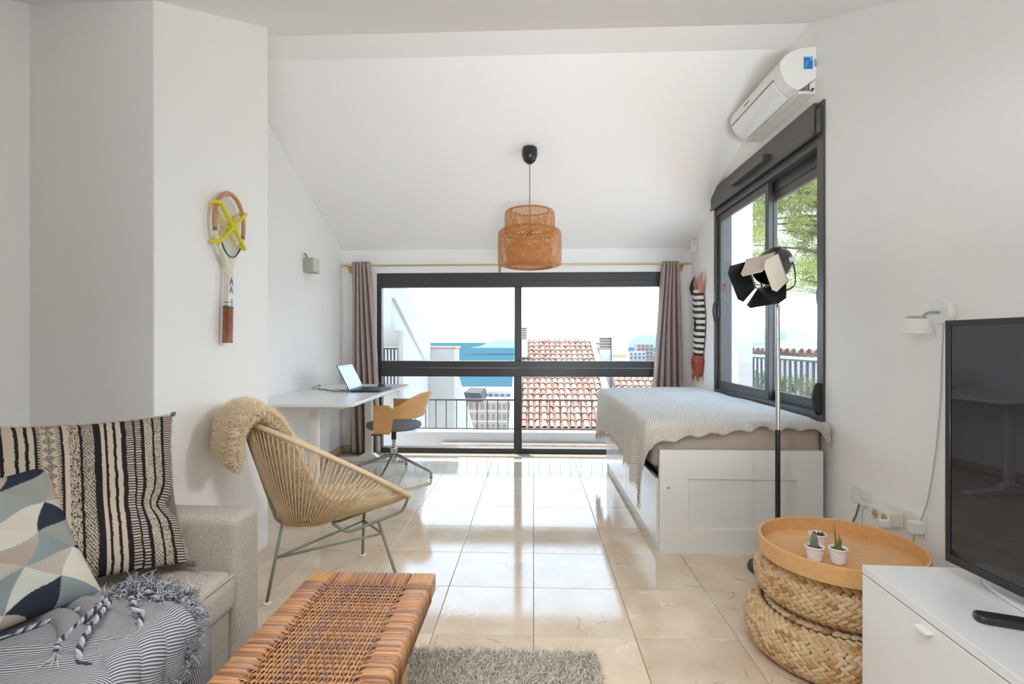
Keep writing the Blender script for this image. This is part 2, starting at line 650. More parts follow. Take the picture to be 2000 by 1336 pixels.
for (a, b_, c, d) in ((WX0 + 0.05, -0.205, 0.05, 0.797), (-0.123, WX1 - 0.05, 0.05, 0.797), (WX0 + 0.05, -0.198, 0.962, 1.735), (-0.125, WX1 - 0.05, 0.962, 1.735)):
    g = MB()
    g.box(a, b_, Y0 + 0.03, Y0 + 0.036, c, d)
    g.build('pane', m_glass, w1, smooth=0)

# ------------------------------------------------------------------ window_2: sliding window with roller shutter box
w2 = thing('window_2', 'tall sliding side window with dark frame and shutter box on the right wall', 'window', (XR, (SY0 + SY1) / 2, SZ0), kind='structure')
mfs = m_frame_side


def fr(name, parent, x0, x1, y0, y1, z0, z1, m=None, bev=0.003):
    b = MB()
    b.box(x0, x1, y0, y1, z0, z1)
    return b.build(name, m or mfs, parent, bevel=bev)


fr('jamb', w2, XR - 0.012, XR + 0.13, SY0, SY0 + 0.065, SZ0, SZ1)
fr('jamb', w2, XR - 0.012, XR + 0.13, SY1 - 0.045, SY1, SZ0, 2.33)
fr('head', w2, XR - 0.008, XR + 0.13, SY0 + 0.065, SY1 - 0.045, 2.275, 2.33)
fr('track', w2, XR - 0.012, XR + 0.13, SY0 + 0.065, SY1 - 0.045, SZ0, SZ0 + 0.035, m_frame)
for i in range(3):
    fr('track_rail', w2, XR + 0.008 + 0.03 * i, XR + 0.013 + 0.03 * i, SY0 + 0.065, SY1 - 0.045, SZ0 + 0.035, SZ0 + 0.045, m_frame, 0)
sb = fr('shutter_box', w2, XR - 0.035, XR + 0.13, SY0 + 0.055, SY1 + 0.012, 2.335, SZ1 + 0.004)
fr('shutter_box_lip', sb, XR - 0.042, XR - 0.034, SY0 + 0.055, SY1 + 0.012, 2.325, 2.345, m_frame, 0.001)
fr('vent_hood', sb, XR - 0.075, XR - 0.0355, 3.57, 4.15, 2.385, 2.432, mfs, 0.002)
fr('shutter_guide', w2, XR - 0.028, XR - 0.0125, SY0 + 0.004, SY0 + 0.045, 2.33, SZ1 - 0.04, m_frame, 0.002)


def sash(x0, x1, y0, y1, z0, z1):
    s = MB()
    st, rt, rb = 0.052, 0.055, 0.065
    s.box(x0, x1, y0, y0 + st, z0, z1)
    s.box(x0, x1, y1 - st, y1, z0, z1)
    s.box(x0, x1, y0 + st, y1 - st, z0, z0 + rb)
    s.box(x0, x1, y0 + st, y1 - st, z1 - rt, z1)
    o = s.build('sash', mfs, w2, bevel=0.003)
    g = MB()
    xm = (x0 + x1) / 2
    g.box(xm - 0.003, xm + 0.003, y0 + st, y1 - st, z0 + rb, z1 - rt)
    g.build('pane', m_glass, o, smooth=0)
    return o


s_far = sash(XR + 0.012, XR + 0.042, 3.68, SY1 - 0.045, SZ0 + 0.04, 2.275)
s_near = sash(XR + 0.06, XR + 0.09, SY0 + 0.065, 3.76, SZ0 + 0.04, 2.20)
fr('sash_cover', w2, XR + 0.055, XR + 0.10, SY0 + 0.065, 3.80, 2.20, 2.275, m_frame)


def pull(parent, y, z, sgn):
    p = MB()
    x = XR + 0.012 if parent is s_far else XR + 0.06
    p.box(x - 0.012, x, y - 0.014, y + 0.014, z - 0.075, z + 0.075)
    p.tube(bend([(x - 0.01, y, z + 0.05), (x - 0.045, y, z + 0.055), (x - 0.05, y + sgn * 0.01, z - 0.02), (x - 0.035, y + sgn * 0.012, z - 0.11)], 0.03), 0.009, 8)
    return p.build('handle', m_black, parent, bevel=0.002)


pull(s_far, SY1 - 0.045 - 0.026, 1.45, 1)
pull(s_near, SY0 + 0.065 + 0.026, 1.44, 1)
st = MB()
st.box(XR + 0.0225, XR + 0.0235, 4.50, 4.57, 1.595, 1.66)
sticker = st.build('red_sticker', M('red_label', lin(196, 38, 50), 0.5), s_far, smooth=0)
tag(sticker, 'small red sticker on the glass')
lt = MB()
for k_, w_ in enumerate((0.020, 0.026, 0.014)):
    lt.box(XR + 0.0215, XR + 0.0224, 4.535 - w_ / 2, 4.535 + w_ / 2, 1.642 - 0.018 * k_ - 0.008, 1.642 - 0.018 * k_)
lt.build('sticker_print', m_plastic, s_far, smooth=0)
sw = MB()
sw.lathe([(0.0, -0.014), (0.04, -0.014), (0.046, -0.006), (0.046, 0.006), (0.04, 0.014), (0.0, 0.014)], 20, mat=Matrix.Rotation(R(90), 4, 'X'))
sw.v = [(x * 0.75 + XR - 0.025, y + SY0 + 0.028, z * 2.0 + 0.84) for x, y, z in sw.v]
sw.build('strap_winder', m_blackplastic, w2)

# ------------------------------------------------------------------ bed with drawers
bed = thing('day_bed', 'white day bed with a recessed end panel and drawers under the side window', 'bed', (1.125, 3.9, 0))
BX0, BX1, BY0, BY1 = 0.69, 1.565, 2.87, 4.90
p = MB()
T = 0.02
y0, y1 = BY0, BY0 + 0.032
rx0, rx1, rz0, rz1 = 0.845, 1.425, 0.138, 0.410
O_ = [(BX0, 0.0), (BX1, 0.0), (BX1, 0.57), (BX0, 0.57)]
I_ = [(rx0, rz0), (rx1, rz0), (rx1, rz1), (rx0, rz1)]
p.add([(x, y0, z) for x, z in O_ + I_] + [(x, y1, z) for x, z in O_ + I_],
      [q for i in range(4) for q in ((i, (i + 1) % 4, 4 + (i + 1) % 4, 4 + i), (8 + i, 12 + i, 12 + (i + 1) % 4, 8 + (i + 1) % 4), (i, 8 + i, 8 + (i + 1) % 4, (i + 1) % 4), (4 + i, 4 + (i + 1) % 4, 12 + (i + 1) % 4, 12 + i))])
ep = p.build('end_panel', m_bed_white, bed, bevel=0.0012)
p = MB()
p.box(rx0, rx1, y0 + 0.009, y1 - 0.002, rz0, rz1)
p.build('inset_panel', m_bed_white, ep)
p = MB()
p.lathe([(0, -0.001), (0.005, -0.001), (0.0055, 0.0005), (0.004, 0.0012), (0, 0.0012)], 12, mat=Matrix.Rotation(R(90), 4, 'X'), c=(0.737, y0 - 0.0008, 0.362))
p.build('screw_cap', M('grey_cap', (0.12, 0.11, 0.10), 0.6), ep)
p = MB()
p.box(BX0, BX1, BY1 - 0.03, BY1, 0.0, 0.57)
p.build('end_panel', m_bed_white, bed, bevel=0.0012)
p = MB()
p.box(BX1 - 0.03, BX1, BY0 + 0.034, BY1 - 0.032, 0.03, 0.57)
p.build('back_panel', m_bed_white, bed, bevel=0.0012)
p = MB()
p.box(BX0 + 0.005, BX0 + 0.025, BY0 + 0.034, BY1 - 0.032, 0.0, 0.045)
p.build('plinth', m_bed_white, bed, bevel=0.001)
p = MB()
p.box(BX0 + 0.012, BX1 - 0.035, BY0 + 0.036, BY1 - 0.034, 0.425, 0.455)
p.build('mattress_base', M('bed_interior_shade', (0.05, 0.055, 0.065), 0.9), bed)  # dark colour stands in for the shadow inside the bed
for (a, b_) in ((BY0 + 0.036, 3.83), (3.836, BY1 - 0.034)):
    p = MB()
    p.box(BX0 - 0.012, BX0 + 0.008, a, b_, 0.05, 0.405)
    d = p.build('drawer', m_white, bed, bevel=0.0015)
    ym = (a + b_) / 2
    p = MB()
    p.box(BX0 - 0.036, BX0 - 0.0125, ym - 0.035, ym + 0.035, 0.362, 0.374)
    p.box(BX0 - 0.036, BX0 - 0.031, ym - 0.035, ym + 0.035, 0.346, 0.3615)
    p.build('handle', m_alu, d, bevel=0.0015)

# mattress: soft box
mat_fab = M('taupe_sheet', (0.42, 0.35, 0.28), 0.95, bump=0.4, bscale=260)
def soft_box(x0, x1, y0, y1, z0, z1, r, n=10, puff=0.0):
    """rounded box surface as a cube-sphere"""
    mb = MB()
    cx, cy, cz = (x0 + x1) / 2, (y0 + y1) / 2, (z0 + z1) / 2
    hx, hy, hz = (x1 - x0) / 2, (y1 - y0) / 2, (z1 - z0) / 2
    def pt(d):
        ix, iy, iz = max(hx - r, 0), max(hy - r, 0), max(hz - r, 0)
        q = [d[0] * hx, d[1] * hy, d[2] * hz]
        c = [max(-ix, min(ix, q[0])), max(-iy, min(iy, q[1])), max(-iz, min(iz, q[2]))]
        v = Vector((q[0] - c[0], q[1] - c[1], q[2] - c[2]))
        if v.length > 1e-9:
            v = v.normalized() * r
        pz = puff * max(0, 1 - d[0] ** 2) * max(0, 1 - d[1] ** 2) * (1 if d[2] > 0 else 0) * abs(d[2])
        return (cx + c[0] + v.x, cy + c[1] + v.y, cz + c[2] + v.z + pz)
    def samp(h):
        # parameters that place extra loops in the rounded rim
        e = 1 - r / h
        rim = [e + (1 - e) * math.sin(k / 4 * math.pi / 2) for k in range(1, 5)]
        rim = [e + (1 - e) * k / 4 for k in range(1, 5)]
        mid = [-e + 2 * e * k / n for k in range(n + 1)]
        return [-t for t in reversed(rim)] + mid + rim
    sx, sy, sz = samp(hx), samp(hy), samp(hz)
    def face(f, A, B, flip):
        vs = [pt(f(a, b)) for a in A for b in B]
        nb = len(B)
        fs = []
        for i in range(len(A) - 1):
            for j in range(nb - 1):
                q = (i * nb + j, (i + 1) * nb + j, (i + 1) * nb + j + 1, i * nb + j + 1)
                fs.append(q[::-1] if flip else q)
        mb.add(vs, fs)
    face(lambda a, b: (a, b, 1), sx, sy, False)
    face(lambda a, b: (a, b, -1), sx, sy, True)
    face(lambda a, b: (1, a, b), sy, sz, False)
    face(lambda a, b: (-1, a, b), sy, sz, True)
    face(lambda a, b: (a, 1, b), sx, sz, True)
    face(lambda a, b: (a, -1, b), sx, sz, False)
    return mb

mt = soft_box(0.655, 1.585, 2.912, 4.86, 0.456, 0.715, 0.05).build('mattress', mat_fab, smooth=180)
# the near overhang: the mattress runs out over the end panel a little and sags at the free corner
for v in mt.data.vertices:
    if v.co.y < 3.0 and v.co.x < 0.78:
        pass
tag(mt, 'taupe sheeted mattress lying on the white day bed under the knitted throw', 'mattress')

# knitted throw
def make_knit():
    m = bpy.data.materials.new('cream_knit')
    m.use_nodes = True
    nt = m.node_tree
    N, L = nt.nodes.new, nt.links.new
    b = nt.nodes['Principled BSDF']
    b.inputs['Roughness'].default_value = 0.95
    b.inputs['Specular IOR Level'].default_value = 0.1
    b.inputs['Sheen Weight'].default_value = 0.2
    uv = N('ShaderNodeUVMap'); uv.uv_map = 'UVMap'
    sp = N('ShaderNodeSeparateXYZ')
    L(uv.outputs[0], sp.inputs[0])
    def math_(op, a, b_=None):
        n = N('ShaderNodeMath'); n.operation = op
        for i, q in enumerate((a, b_)):
            if q is None: continue
            if isinstance(q, (int, float)): n.inputs[i].default_value = q
            else: L(q, n.inputs[i])
        return n.outputs[0]
    # zigzag ribs: u*60 offset by a triangle wave of v
    tri = math_('PINGPONG', math_('MULTIPLY', sp.outputs[1], 80.0), 1.0)
    ph = math_('ADD', math_('MULTIPLY', sp.outputs[0], 92.0), math_('MULTIPLY', tri, 0.8))
    s = math_('SINE', math_('MULTIPLY', ph, 6.283))
    st = math_('SINE', math_('MULTIPLY', sp.outputs[1], 6.283 * 300))
    hgt = math_('ADD', math_('MULTIPLY', s, 0.5), math_('MULTIPLY', st, 0.25))
    n = N('ShaderNodeTexNoise'); n.inputs['Scale'].default_value = 180
    L(uv.outputs[0], n.inputs['Vector'])
    hgt2 = math_('ADD', hgt, math_('MULTIPLY', n.outputs[0], 0.6))
    bp = N('ShaderNodeBump'); bp.inputs['Strength'].default_value = 0.9; bp.inputs['Distance'].default_value = 0.006
    L(hgt2, bp.inputs['Height']); L(bp.outputs[0], b.inputs['Normal'])
    mr = N('ShaderNodeMapRange'); mr.inputs['From Min'].default_value = -0.6; mr.inputs['From Max'].default_value = 0.6
    L(hgt, mr.inputs[0])
    mx = N('ShaderNodeMix'); mx.data_type = 'RGBA'
    mx.inputs[6].default_value = (0.70, 0.64, 0.54, 1); mx.inputs[7].default_value = (0.88, 0.84, 0.77, 1)
    L(mr.outputs[0], mx.inputs[0]); L(mx.outputs[2], b.inputs['Base Color'])
    return m

m_knit = make_knit()
TX, TXR, TYN, TYF, TZ = 0.650, 1.600, 2.905, 4.875, 0.722
def interp(x, xs, ys):
    return float(np.interp(x, xs, ys))
def hang_left(y):
    return interp(y, [2.72, 2.80, 2.90, 3.0, 3.15, 3.4, 3.75, 4.2, 4.5, 4.7, 4.9], [0.40, 0.44, 0.47, 0.43, 0.37, 0.32, 0.285, 0.31, 0.36, 0.42, 0.44])
def hang_front(x):
    return interp(x, [0.2, 0.55, 0.66, 0.75, 0.87, 1.0, 1.12, 1.22, 1.30, 1.40, 1.48, 1.56, 1.62], [0.14, 0.17, 0.15, 0.125, 0.10, 0.088, 0.075, 0.052, 0.06, 0.062, 0.055, 0.085, 0.17])
def drape(ex, ey, x, y):
    hyp = math.hypot(ex, ey)
    r = 0.045
    if hyp < 1e-9:
        return Vector((x, y, TZ))
    if hyp < r * math.pi / 2:
        out, down = r * math.sin(hyp / r), r * (1 - math.cos(hyp / r))
    else:
        out, down = r + 0.02 * (hyp - r * 1.57), r + hyp - r * math.pi / 2
    dx, dy = ex / hyp, ey / hyp
    f = min(1.0, max(0.0, (down - 0.06) / 0.25))
    wav = f * (0.016 * math.sin(y * 31 + x * 9) + 0.010 * math.sin(y * 57 + 1.3) + 0.006)
    return Vector((x - dx * (out + wav), y - dy * (out + wav * 0.5), TZ - down))
def throw_pt(u, v):
    # v: 0 far end -> 1 front hem ; u: 0 right edge -> 1 left hem
    yy = TYF + 0.02 - (TYF + 0.02 - TYN) * min(v / 0.93, 1.0)
    x_est = TXR - (TXR - TX) * min(u / 0.72, 1.0)
    xx = x_est
    ey = 0.0
    if v > 0.93:
        ey = (v - 0.93) / 0.07 * hang_front(xx if u <= 0.72 else TX - 0.1)
    ex = 0.0
    if u > 0.72:
        ex = (u - 0.72) / 0.28 * hang_left(yy - ey * 0.5)
    q = drape(ex, ey, xx, yy)
    if ex == 0 and ey == 0:
        edge = min((xx - TX) / 0.12, (yy - TYN) / 0.12, 1)
        q.z += 0.012 * edge + 0.008 * mnoise.noise((xx * 4, yy * 3, 1)) * edge
        q.z -= 0.03 * max(0, 1 - (TXR - xx) / 0.06) ** 2
    else:
        q.z += 0.004 * mnoise.noise((xx * 20, yy * 20, u * 30))
        if ey > 0 and ex == 0:
            q.y -= 0.006 * math.sin(xx * 34) * (v - 0.93) / 0.07
            q.z += 0.010 * math.sin(xx * 46 + 1) * ((v - 0.93) / 0.07) ** 2
    return q
tb = MB()
tb.grid(throw_pt, 150, 190, uvs=True)
throw = tb.build('knitted_throw', m_knit, smooth=180, solid=0.006)
tag(throw, 'cream zigzag knitted throw draped over the day bed', 'throw')
# fringe along the left hem
P_, D_, L_ = [], [], []
for i in range(1400):
    v = rng.uniform(0.0, 1.0)
    q = throw_pt(1.0, v)
    P_.append(q); D_.append((rng.normal() * 0.15, rng.normal() * 0.25, -1.0)); L_.append(rng.uniform(0.015, 0.05) * (1.4 if v < 0.25 else 0.8))
fr_ = ribbons(np.array(P_), np.array(D_), np.array(L_), 0.0016, 0.25, 3, seed=3)
tag(fr_.build('fringe', M('cream_yarn', (0.70, 0.62, 0.50), 0.95), throw), kind='stuff')

# ------------------------------------------------------------------ sofa
def make_weave(name, c1, c2, scale):
    m = M(name, c1, 0.92, spec=0.15)
    nt = m.node_tree
    N, L = nt.nodes.new, nt.links.new
    b = nt.nodes['Principled BSDF']
    tc = N('ShaderNodeTexCoord')
    w = N('ShaderNodeTexNoise'); w.inputs['Scale'].default_value = scale; w.inputs['Detail'].default_value = 2
    mp = N('ShaderNodeMapping'); mp.inputs['Scale'].default_value = (1, 1, 0.35)
    L(tc.outputs['Object'], mp.inputs[0]); L(mp.outputs[0], w.inputs['Vector'])
    w2_ = N('ShaderNodeTexNoise'); w2_.inputs['Scale'].default_value = scale * 0.9; w2_.inputs['Detail'].default_value = 2
    mp2 = N('ShaderNodeMapping'); mp2.inputs['Scale'].default_value = (0.35, 0.35, 1)
    L(tc.outputs['Object'], mp2.inputs[0]); L(mp2.outputs[0], w2_.inputs['Vector'])
    ad = N('ShaderNodeMath'); ad.operation = 'ADD'
    L(w.outputs[0], ad.inputs[0]); L(w2_.outputs[0], ad.inputs[1])
    mr = N('ShaderNodeMapRange'); mr.inputs['From Min'].default_value = 0.75; mr.inputs['From Max'].default_value = 1.25
    L(ad.outputs[0], mr.inputs[0])
    mx = N('ShaderNodeMix'); mx.data_type = 'RGBA'
    mx.inputs[6].default_value = (*c1, 1); mx.inputs[7].default_value = (*c2, 1)
    L(mr.outputs[0], mx.inputs[0]); L(mx.outputs[2], b.inputs['Base Color'])
    bp = N('ShaderNodeBump'); bp.inputs['Strength'].default_value = 0.5; bp.inputs['Distance'].default_value = 0.0015
    L(ad.outputs[0], bp.inputs['Height']); L(bp.outputs[0], b.inputs['Normal'])
    return m

m_sofa = make_weave('grey_beige_sofa_weave', (0.32, 0.28, 0.23), (0.54, 0.48, 0.405), 520)
sofa = thing('sofa', 'grey-beige woven fabric sofa in the left corner with block arm', 'sofa', (-1.4, 1.0, 0))
AX, AY0, AY1, AZ = -0.943, 1.615, 1.758, 0.60
soft_box(-1.88, AX, AY0, AY1, 0.02, AZ, 0.028, 6).build('armrest', m_sofa, sofa, smooth=180)
seat = soft_box(-1.62, AX + 0.012, 0.0, AY0 - 0.004, 0.31, 0.445, 0.045, 12, puff=0.012).build('seat_cushion', m_sofa, sofa, smooth=180)
# piping along the front edges of the seat
pp = MB()
pp.tube([(AX + 0.006, 0.03, 0.432), (AX + 0.006, AY0 - 0.03, 0.432)], 0.004, 6)
pp.build('piping', m_sofa, seat)
p = MB()
p.box(-1.62, AX - 0.022, 0.0, AY0 - 0.002, 0.03, 0.306)
p.build('front_panel', m_sofa, sofa, bevel=0.01)
soft_box(-1.88, -1.63, 0.0, AY0 - 0.004, 0.04, 0.78, 0.05, 8).build('backrest', m_sofa, sofa, smooth=180)
soft_box(-1.88, AX, -0.148, -0.005, 0.02, AZ, 0.028, 6).build('armrest', m_sofa, sofa, smooth=180)
for (x, y) in ((-0.99, 1.69), (-1.83, 1.69), (-0.99, -0.09), (-1.83, -0.09)):
    p = MB()
    p.lathe([(0.022, 0), (0.026, 0.022)], 12, c=(x, y, 0))
    p.build('foot', m_black, sofa)

# ------------------------------------------------------------------ cushions
def pillow(name, w, hgt, thick, pattern, mat, org, ang, tilt, roll, nu, nv, label, cat='cushion', pinch=0.07, sag=None):
    """lower right corner at org, width runs along ang, leans back by tilt"""
    e1 = Vector((math.cos(ang), math.sin(ang), 0))
    n = Vector((-e1.y, e1.x, 0))
    if n.x < 0:
        n = -n
    e2 = Vector((0, 0, 1)) * math.cos(tilt) - n * math.sin(tilt)
    nn = n * math.cos(tilt) + Vector((0, 0, 1)) * math.sin(tilt)
    a1 = e1 * math.cos(roll) + e2 * math.sin(roll)
    a2 = e2 * math.cos(roll) - e1 * math.sin(roll)
    org = Vector(org)
    mb = MB()
    def surf(u, v, s):
        x, y = u * 2 - 1, v * 2 - 1
        px = x * (1 - pinch * (1 - y * y)) if True else x
        py = y * (1 - pinch * (1 - x * x))
        t = thick / 2 * (max(0, 1 - x ** 4) ** 0.6) * (max(0, 1 - y ** 4) ** 0.6)
        dz = 0
        if sag and s > 0:
            px_, py_, t_ = sag(x, y)
            px += px_; py += py_; t += t_ * (1 - x ** 4) * (1 - y ** 4)
        return org + a1 * (w / 2 + px * w / 2) + a2 * (hgt / 2 + py * hgt / 2) + nn * (thick * 0.3 + s * t)
    mb.grid(lambda u, v: (surf(u, v, 1), pattern(u * w, v * hgt)), nu, nv)
    flat = pattern(0.0, hgt * 0.5)
    mb.grid(lambda u, v: (surf(u, 1 - v, -1), (0.30, 0.26, 0.21)), 40, 40)
    o = mb.build(name, mat, smooth=180)
    tag(o, label, cat)
    return o, surf, a1, a2, nn

m_print = M('printed_cotton', (1, 1, 1), 0.95, attr=True, bump=0.3, bscale=500, spec=0.1)
CRE, BLK = (0.52, 0.43, 0.33), (0.022, 0.018, 0.022)
PXS = [-120, 0, 56, 106, 178, 240, 276, 321, 340]
SS = [0.53, 0.405, 0.35, 0.296, 0.212, 0.137, 0.09, 0.033, 0.0]
def stripes(s, h_):
    x = float(np.interp(s, SS[::-1], PXS[::-1]))
    wob = 1.2 * mnoise.noise((s * 30, h_ * 40, 2)) + 0.8 * mnoise.noise((h_ * 150, s * 20, 5))
    x += wob
    hh = h_ * 1000     # millimetres
    nz = mnoise.noise((x * 0.5, hh * 0.35, 0))
    if x < 47:
        k = (x + 120) % 23.5
        return BLK if (x > 4 and x < 12.5) or (27 < x < 35) or (x < -8 and k < 8) else CRE
    if x < 54: return BLK
    if x < 103:
        # diamonds in the middle with rows of hooks at the sides
        cx = x - 79
        d = abs(cx) / 13 + abs(((hh + 8) % 30) - 15) / 15
        if abs(cx) < 14:
            if d < 0.22 or 0.42 < d < 0.62 or 0.85 < d < 1.05: return BLK
            return CRE
        q = abs(cx)
        if q > 21:
            return BLK if (hh % 9) < 4.5 else CRE
        if 18.5 < q < 20.2: return BLK if (hh % 4.5) < 2 else CRE
        return BLK if abs(((hh + q * 2) % 12) - 6) < 1.6 else CRE
    if x < 109: return BLK
    if x < 119: return CRE
    if x < 141:
        if mnoise.noise((x * 0.55, hh * 0.10, 3)) > 0.14 or mnoise.noise((x * 0.3, hh * 0.5, 9)) > 0.33: return BLK
        return CRE
    if x < 147: return BLK
    if x < 171:
        a, b_ = (x * 1.9 + hh) % 13, (x * 1.9 - hh) % 13
        return BLK if (min(a, 13 - a) < 1.6 or min(b_, 13 - b_) < 1.6 or nz > 0.4) and nz > -0.35 else CRE
    if x < 186: return BLK
    if 194 < x < 200 or 212 < x < 218.5 or 229 < x < 236: return BLK
    if x < 236: return CRE
    if x < 240: return BLK
    if x < 271:
        if 255 < x < 259: return BLK
        return BLK if ((hh + (4 if x > 257 else 0)) % 8.4) < 4.0 else CRE
    if x < 279: return BLK
    if x < 297:
        a, b_ = (x * 1.5 + hh) % 11, (x * 1.5 - hh) % 11
        return BLK if (a < 2.2 or b_ < 2.2) and nz > -0.25 else CRE
    if x < 302: return BLK
    if x < 318: return BLK if (mnoise.noise((x * 0.9, hh * 0.55, 7)) > 0.08) else CRE
    if x < 324: return BLK
    return BLK if (hh % 8) < 4 else CRE

def sag1(x, y):
    # the soft side edge folds in at mid height
    g = math.exp(-((y + 0.25) / 0.16) ** 2) * math.exp(-((x + 1.0) / 0.35) ** 2)
    return (0.10 * g, 0.0, -0.02 * g + 0.012 * mnoise.noise((x * 3, y * 3, 0)))
striped, surf1, s_a1, s_a2, s_nn = pillow('striped_cushion', 0.53, 0.50, 0.12, stripes, m_print, (-1.09, 1.58, 0.460), R(230), R(31), R(2.5), 330, 250,
                  'large black and cream cushion with block-printed ethnic stripes in the sofa corner', sag=sag1)
# frayed seam round the edge and a corner tassel
P_, D_ = [], []
for i in range(1500):
    t = rng.uniform()
    q = surf1(t, 1.0, 1) if i % 3 else surf1(0.0, t, 1)
    P_.append(q); D_.append(np.array(s_a2 if i % 3 else -s_a1) + rng.normal(size=3) * 0.5)
D_ = np.array(D_); D_ /= np.linalg.norm(D_, axis=1, keepdims=True)
tag(ribbons(np.array(P_), D_, rng.uniform(0.003, 0.008, len(P_)), 0.0009, 0.6, 2, seed=5).build('frayed_edge', M('raw_cotton', (0.55, 0.47, 0.36), 1.0), striped), kind='stuff')
m_tas = M('black_cream_yarn', (0.30, 0.25, 0.19), 1.0, vary=1.0, vscale=120, col2=(0.02, 0.02, 0.02))
for (u, v, du) in ((0.0, 0.0, (0.05, -0.03, 0.005)), (0.0, 1.0, (0.010, 0.006, 0.010))):
    ts = MB()
    q = surf1(u, v, 1)
    ts.tube([q, q + Vector(du) * 0.6, q + Vector(du)], [0.009, 0.008, 0.002], 6)
    ts.build('corner_tassel', m_tas, striped)

PAL = [lin(208, 202, 182), lin(150, 150, 142), lin(132, 140, 140), lin(34, 40, 50), lin(166, 152, 138), lin(190, 190, 178), lin(48, 54, 64), lin(178, 166, 154), lin(146, 150, 146), lin(200, 194, 180)]
def geo(s, h_):
    # overlapping rhombs on a skewed lattice
    x, y = s / 0.105, h_ / 0.105
    x += 0.22 * mnoise.noise((x * 0.9, y * 0.9, 1)); y += 0.22 * mnoise.noise((x * 0.9, y * 0.9, 6))
    a, b_ = x * 0.93 + y * 0.55, -x * 0.6 + y * 0.85
    i, j = math.floor(a), math.floor(b_)
    fa, fb = a - i, b_ - j
    half = 1 if fa + fb > 1 else 0
    k = (i * 7 + j * 13 + half * 5 + (i * j) % 3) % 10
    if half and (i + j) % 3 == 0:
        k = (k + 4) % 10
    c = PAL[k]
    g = 0.93 + 0.12 * (fa if half else fb)
    return (c[0] * g, c[1] * g, c[2] * g)
def sag2(x, y):
    return (0.0, 0.0, 0.018 * mnoise.noise((x * 2.2, y * 2.2, 4)))
pillow('patterned_cushion', 0.40, 0.40, 0.12, geo, m_print, (-1.19, 1.365, 0.462), R(250), R(35), R(-2), 200, 200,
       'cushion with grey, cream and navy geometric print leaning on the striped cushion', sag=sag2)

# ------------------------------------------------------------------ striped throw with fringe on the sofa seat
def make_ticking():
    m = M('blue_grey_ticking', (1, 1, 1), 0.95, spec=0.1)
    nt = m.node_tree
    N, L = nt.nodes.new, nt.links.new
    b = nt.nodes['Principled BSDF']
    uv = N('ShaderNodeUVMap'); uv.uv_map = 'UVMap'
    sp = N('ShaderNodeSeparateXYZ'); L(uv.outputs[0], sp.inputs[0])
    mu = N('ShaderNodeMath'); mu.operation = 'MULTIPLY'; mu.inputs[1].default_value = 6.2832 * 178
    L(sp.outputs[1], mu.inputs[0])
    si = N('ShaderNodeMath'); si.operation = 'SINE'; L(mu.outputs[0], si.inputs[0])
    mr = N('ShaderNodeMapRange'); mr.inputs['From Min'].default_value = -0.35; mr.inputs['From Max'].default_value = 0.35
    L(si.outputs[0], mr.inputs[0])
    mx = N('ShaderNodeMix'); mx.data_type = 'RGBA'
    mx.inputs[6].default_value = (0.085, 0.09, 0.115, 1); mx.inputs[7].default_value = (0.50, 0.48, 0.47, 1)
    L(mr.outputs[0], mx.inputs[0]); L(mx.outputs[2], b.inputs['Base Color'])
    return m

m_tick = make_ticking()
m_yarn = M('blue_grey_yarn', (0.36, 0.35, 0.37), 1.0, vary=1.0, vscale=90, col2=(0.035, 0.04, 0.06), spec=0.1)
SEATX, SEATZ = AX + 0.015, 0.4535
def blanket_pt(u, v):
    # u: along the sofa from the fringe end (0) towards the camera (1); v: from the back (0) to the hanging hem (1)
    y = 1.350 - 0.02 * math.sin(v * 5) - u * 0.85
    run = v * 0.75
    x = -1.42 + 0.06 * u + run
    if x < SEATX:
        z = SEATZ + 0.010
        z += 0.013 * math.exp(-((y - (1.10 + 0.25 * (x + 1.2))) / 0.02) ** 2)
        z += 0.011 * math.exp(-((y - (1.02 + 0.35 * (x + 1.2))) / 0.025) ** 2)
    else:
        e = x - SEATX
        r = 0.05
        a = min(e / r, math.pi / 2)
        x = SEATX + r * math.sin(a)
        z = SEATZ + 0.010 - r * (1 - math.cos(a)) - max(0, e - r * math.pi / 2)
        x += 0.012 * math.sin(u * 26) * min(1, max(0, e - 0.06) / 0.1) + 0.004
    z += 0.006 * mnoise.noise((x * 9, y * 9, 3)) + 0.003
    return Vector((x, y, z))
bl = MB()
bl.grid(blanket_pt, 120, 90, uvs=True)
# UV v must run along the sofa so that the stripes lie across the seat
bl.uv = [(b_, a * 0.85 + 0.16 * b_) for a, b_ in bl.uv]
blanket = bl.build('striped_blanket', m_tick, smooth=180, solid=0.004)
tag(blanket, 'thin blue-grey striped blanket with fringed end lying on the sofa seat', 'blanket')
# the bunched end: three heaped folds that run over the front edge of the seat
def fold_pt(cx, cy, wid, hgt, yaw):
    ca_, sa_ = math.cos(yaw), math.sin(yaw)
    def f(u, v):
        a = -0.30 + u * 0.62          # along
        b_ = (v - 0.5) * wid * (1 + 0.25 * math.sin(u * 7 + cx * 9))
        hh = hgt * math.sqrt(max(0, 1 - (2 * v - 1) ** 2)) * (0.75 + 0.25 * math.sin(u * 9 + cy * 5))
        x = cx + ca_ * a - sa_ * b_
        y = cy + sa_ * a + ca_ * b_ + 0.012 * math.sin(a * 28)
        z = SEATZ + 0.012 + hh + 0.004 * mnoise.noise((x * 30, y * 30, 1))
        if x > SEATX:
            e = x - SEATX
            r = 0.05
            aa = min(e / r, math.pi / 2)
            x = SEATX + (r + hh * 0.8) * math.sin(aa)
            z = SEATZ + 0.012 + hh * math.cos(aa) - r * (1 - math.cos(aa)) - max(0, e - r * math.pi / 2)
        return Vector((x, y, z))
    return f
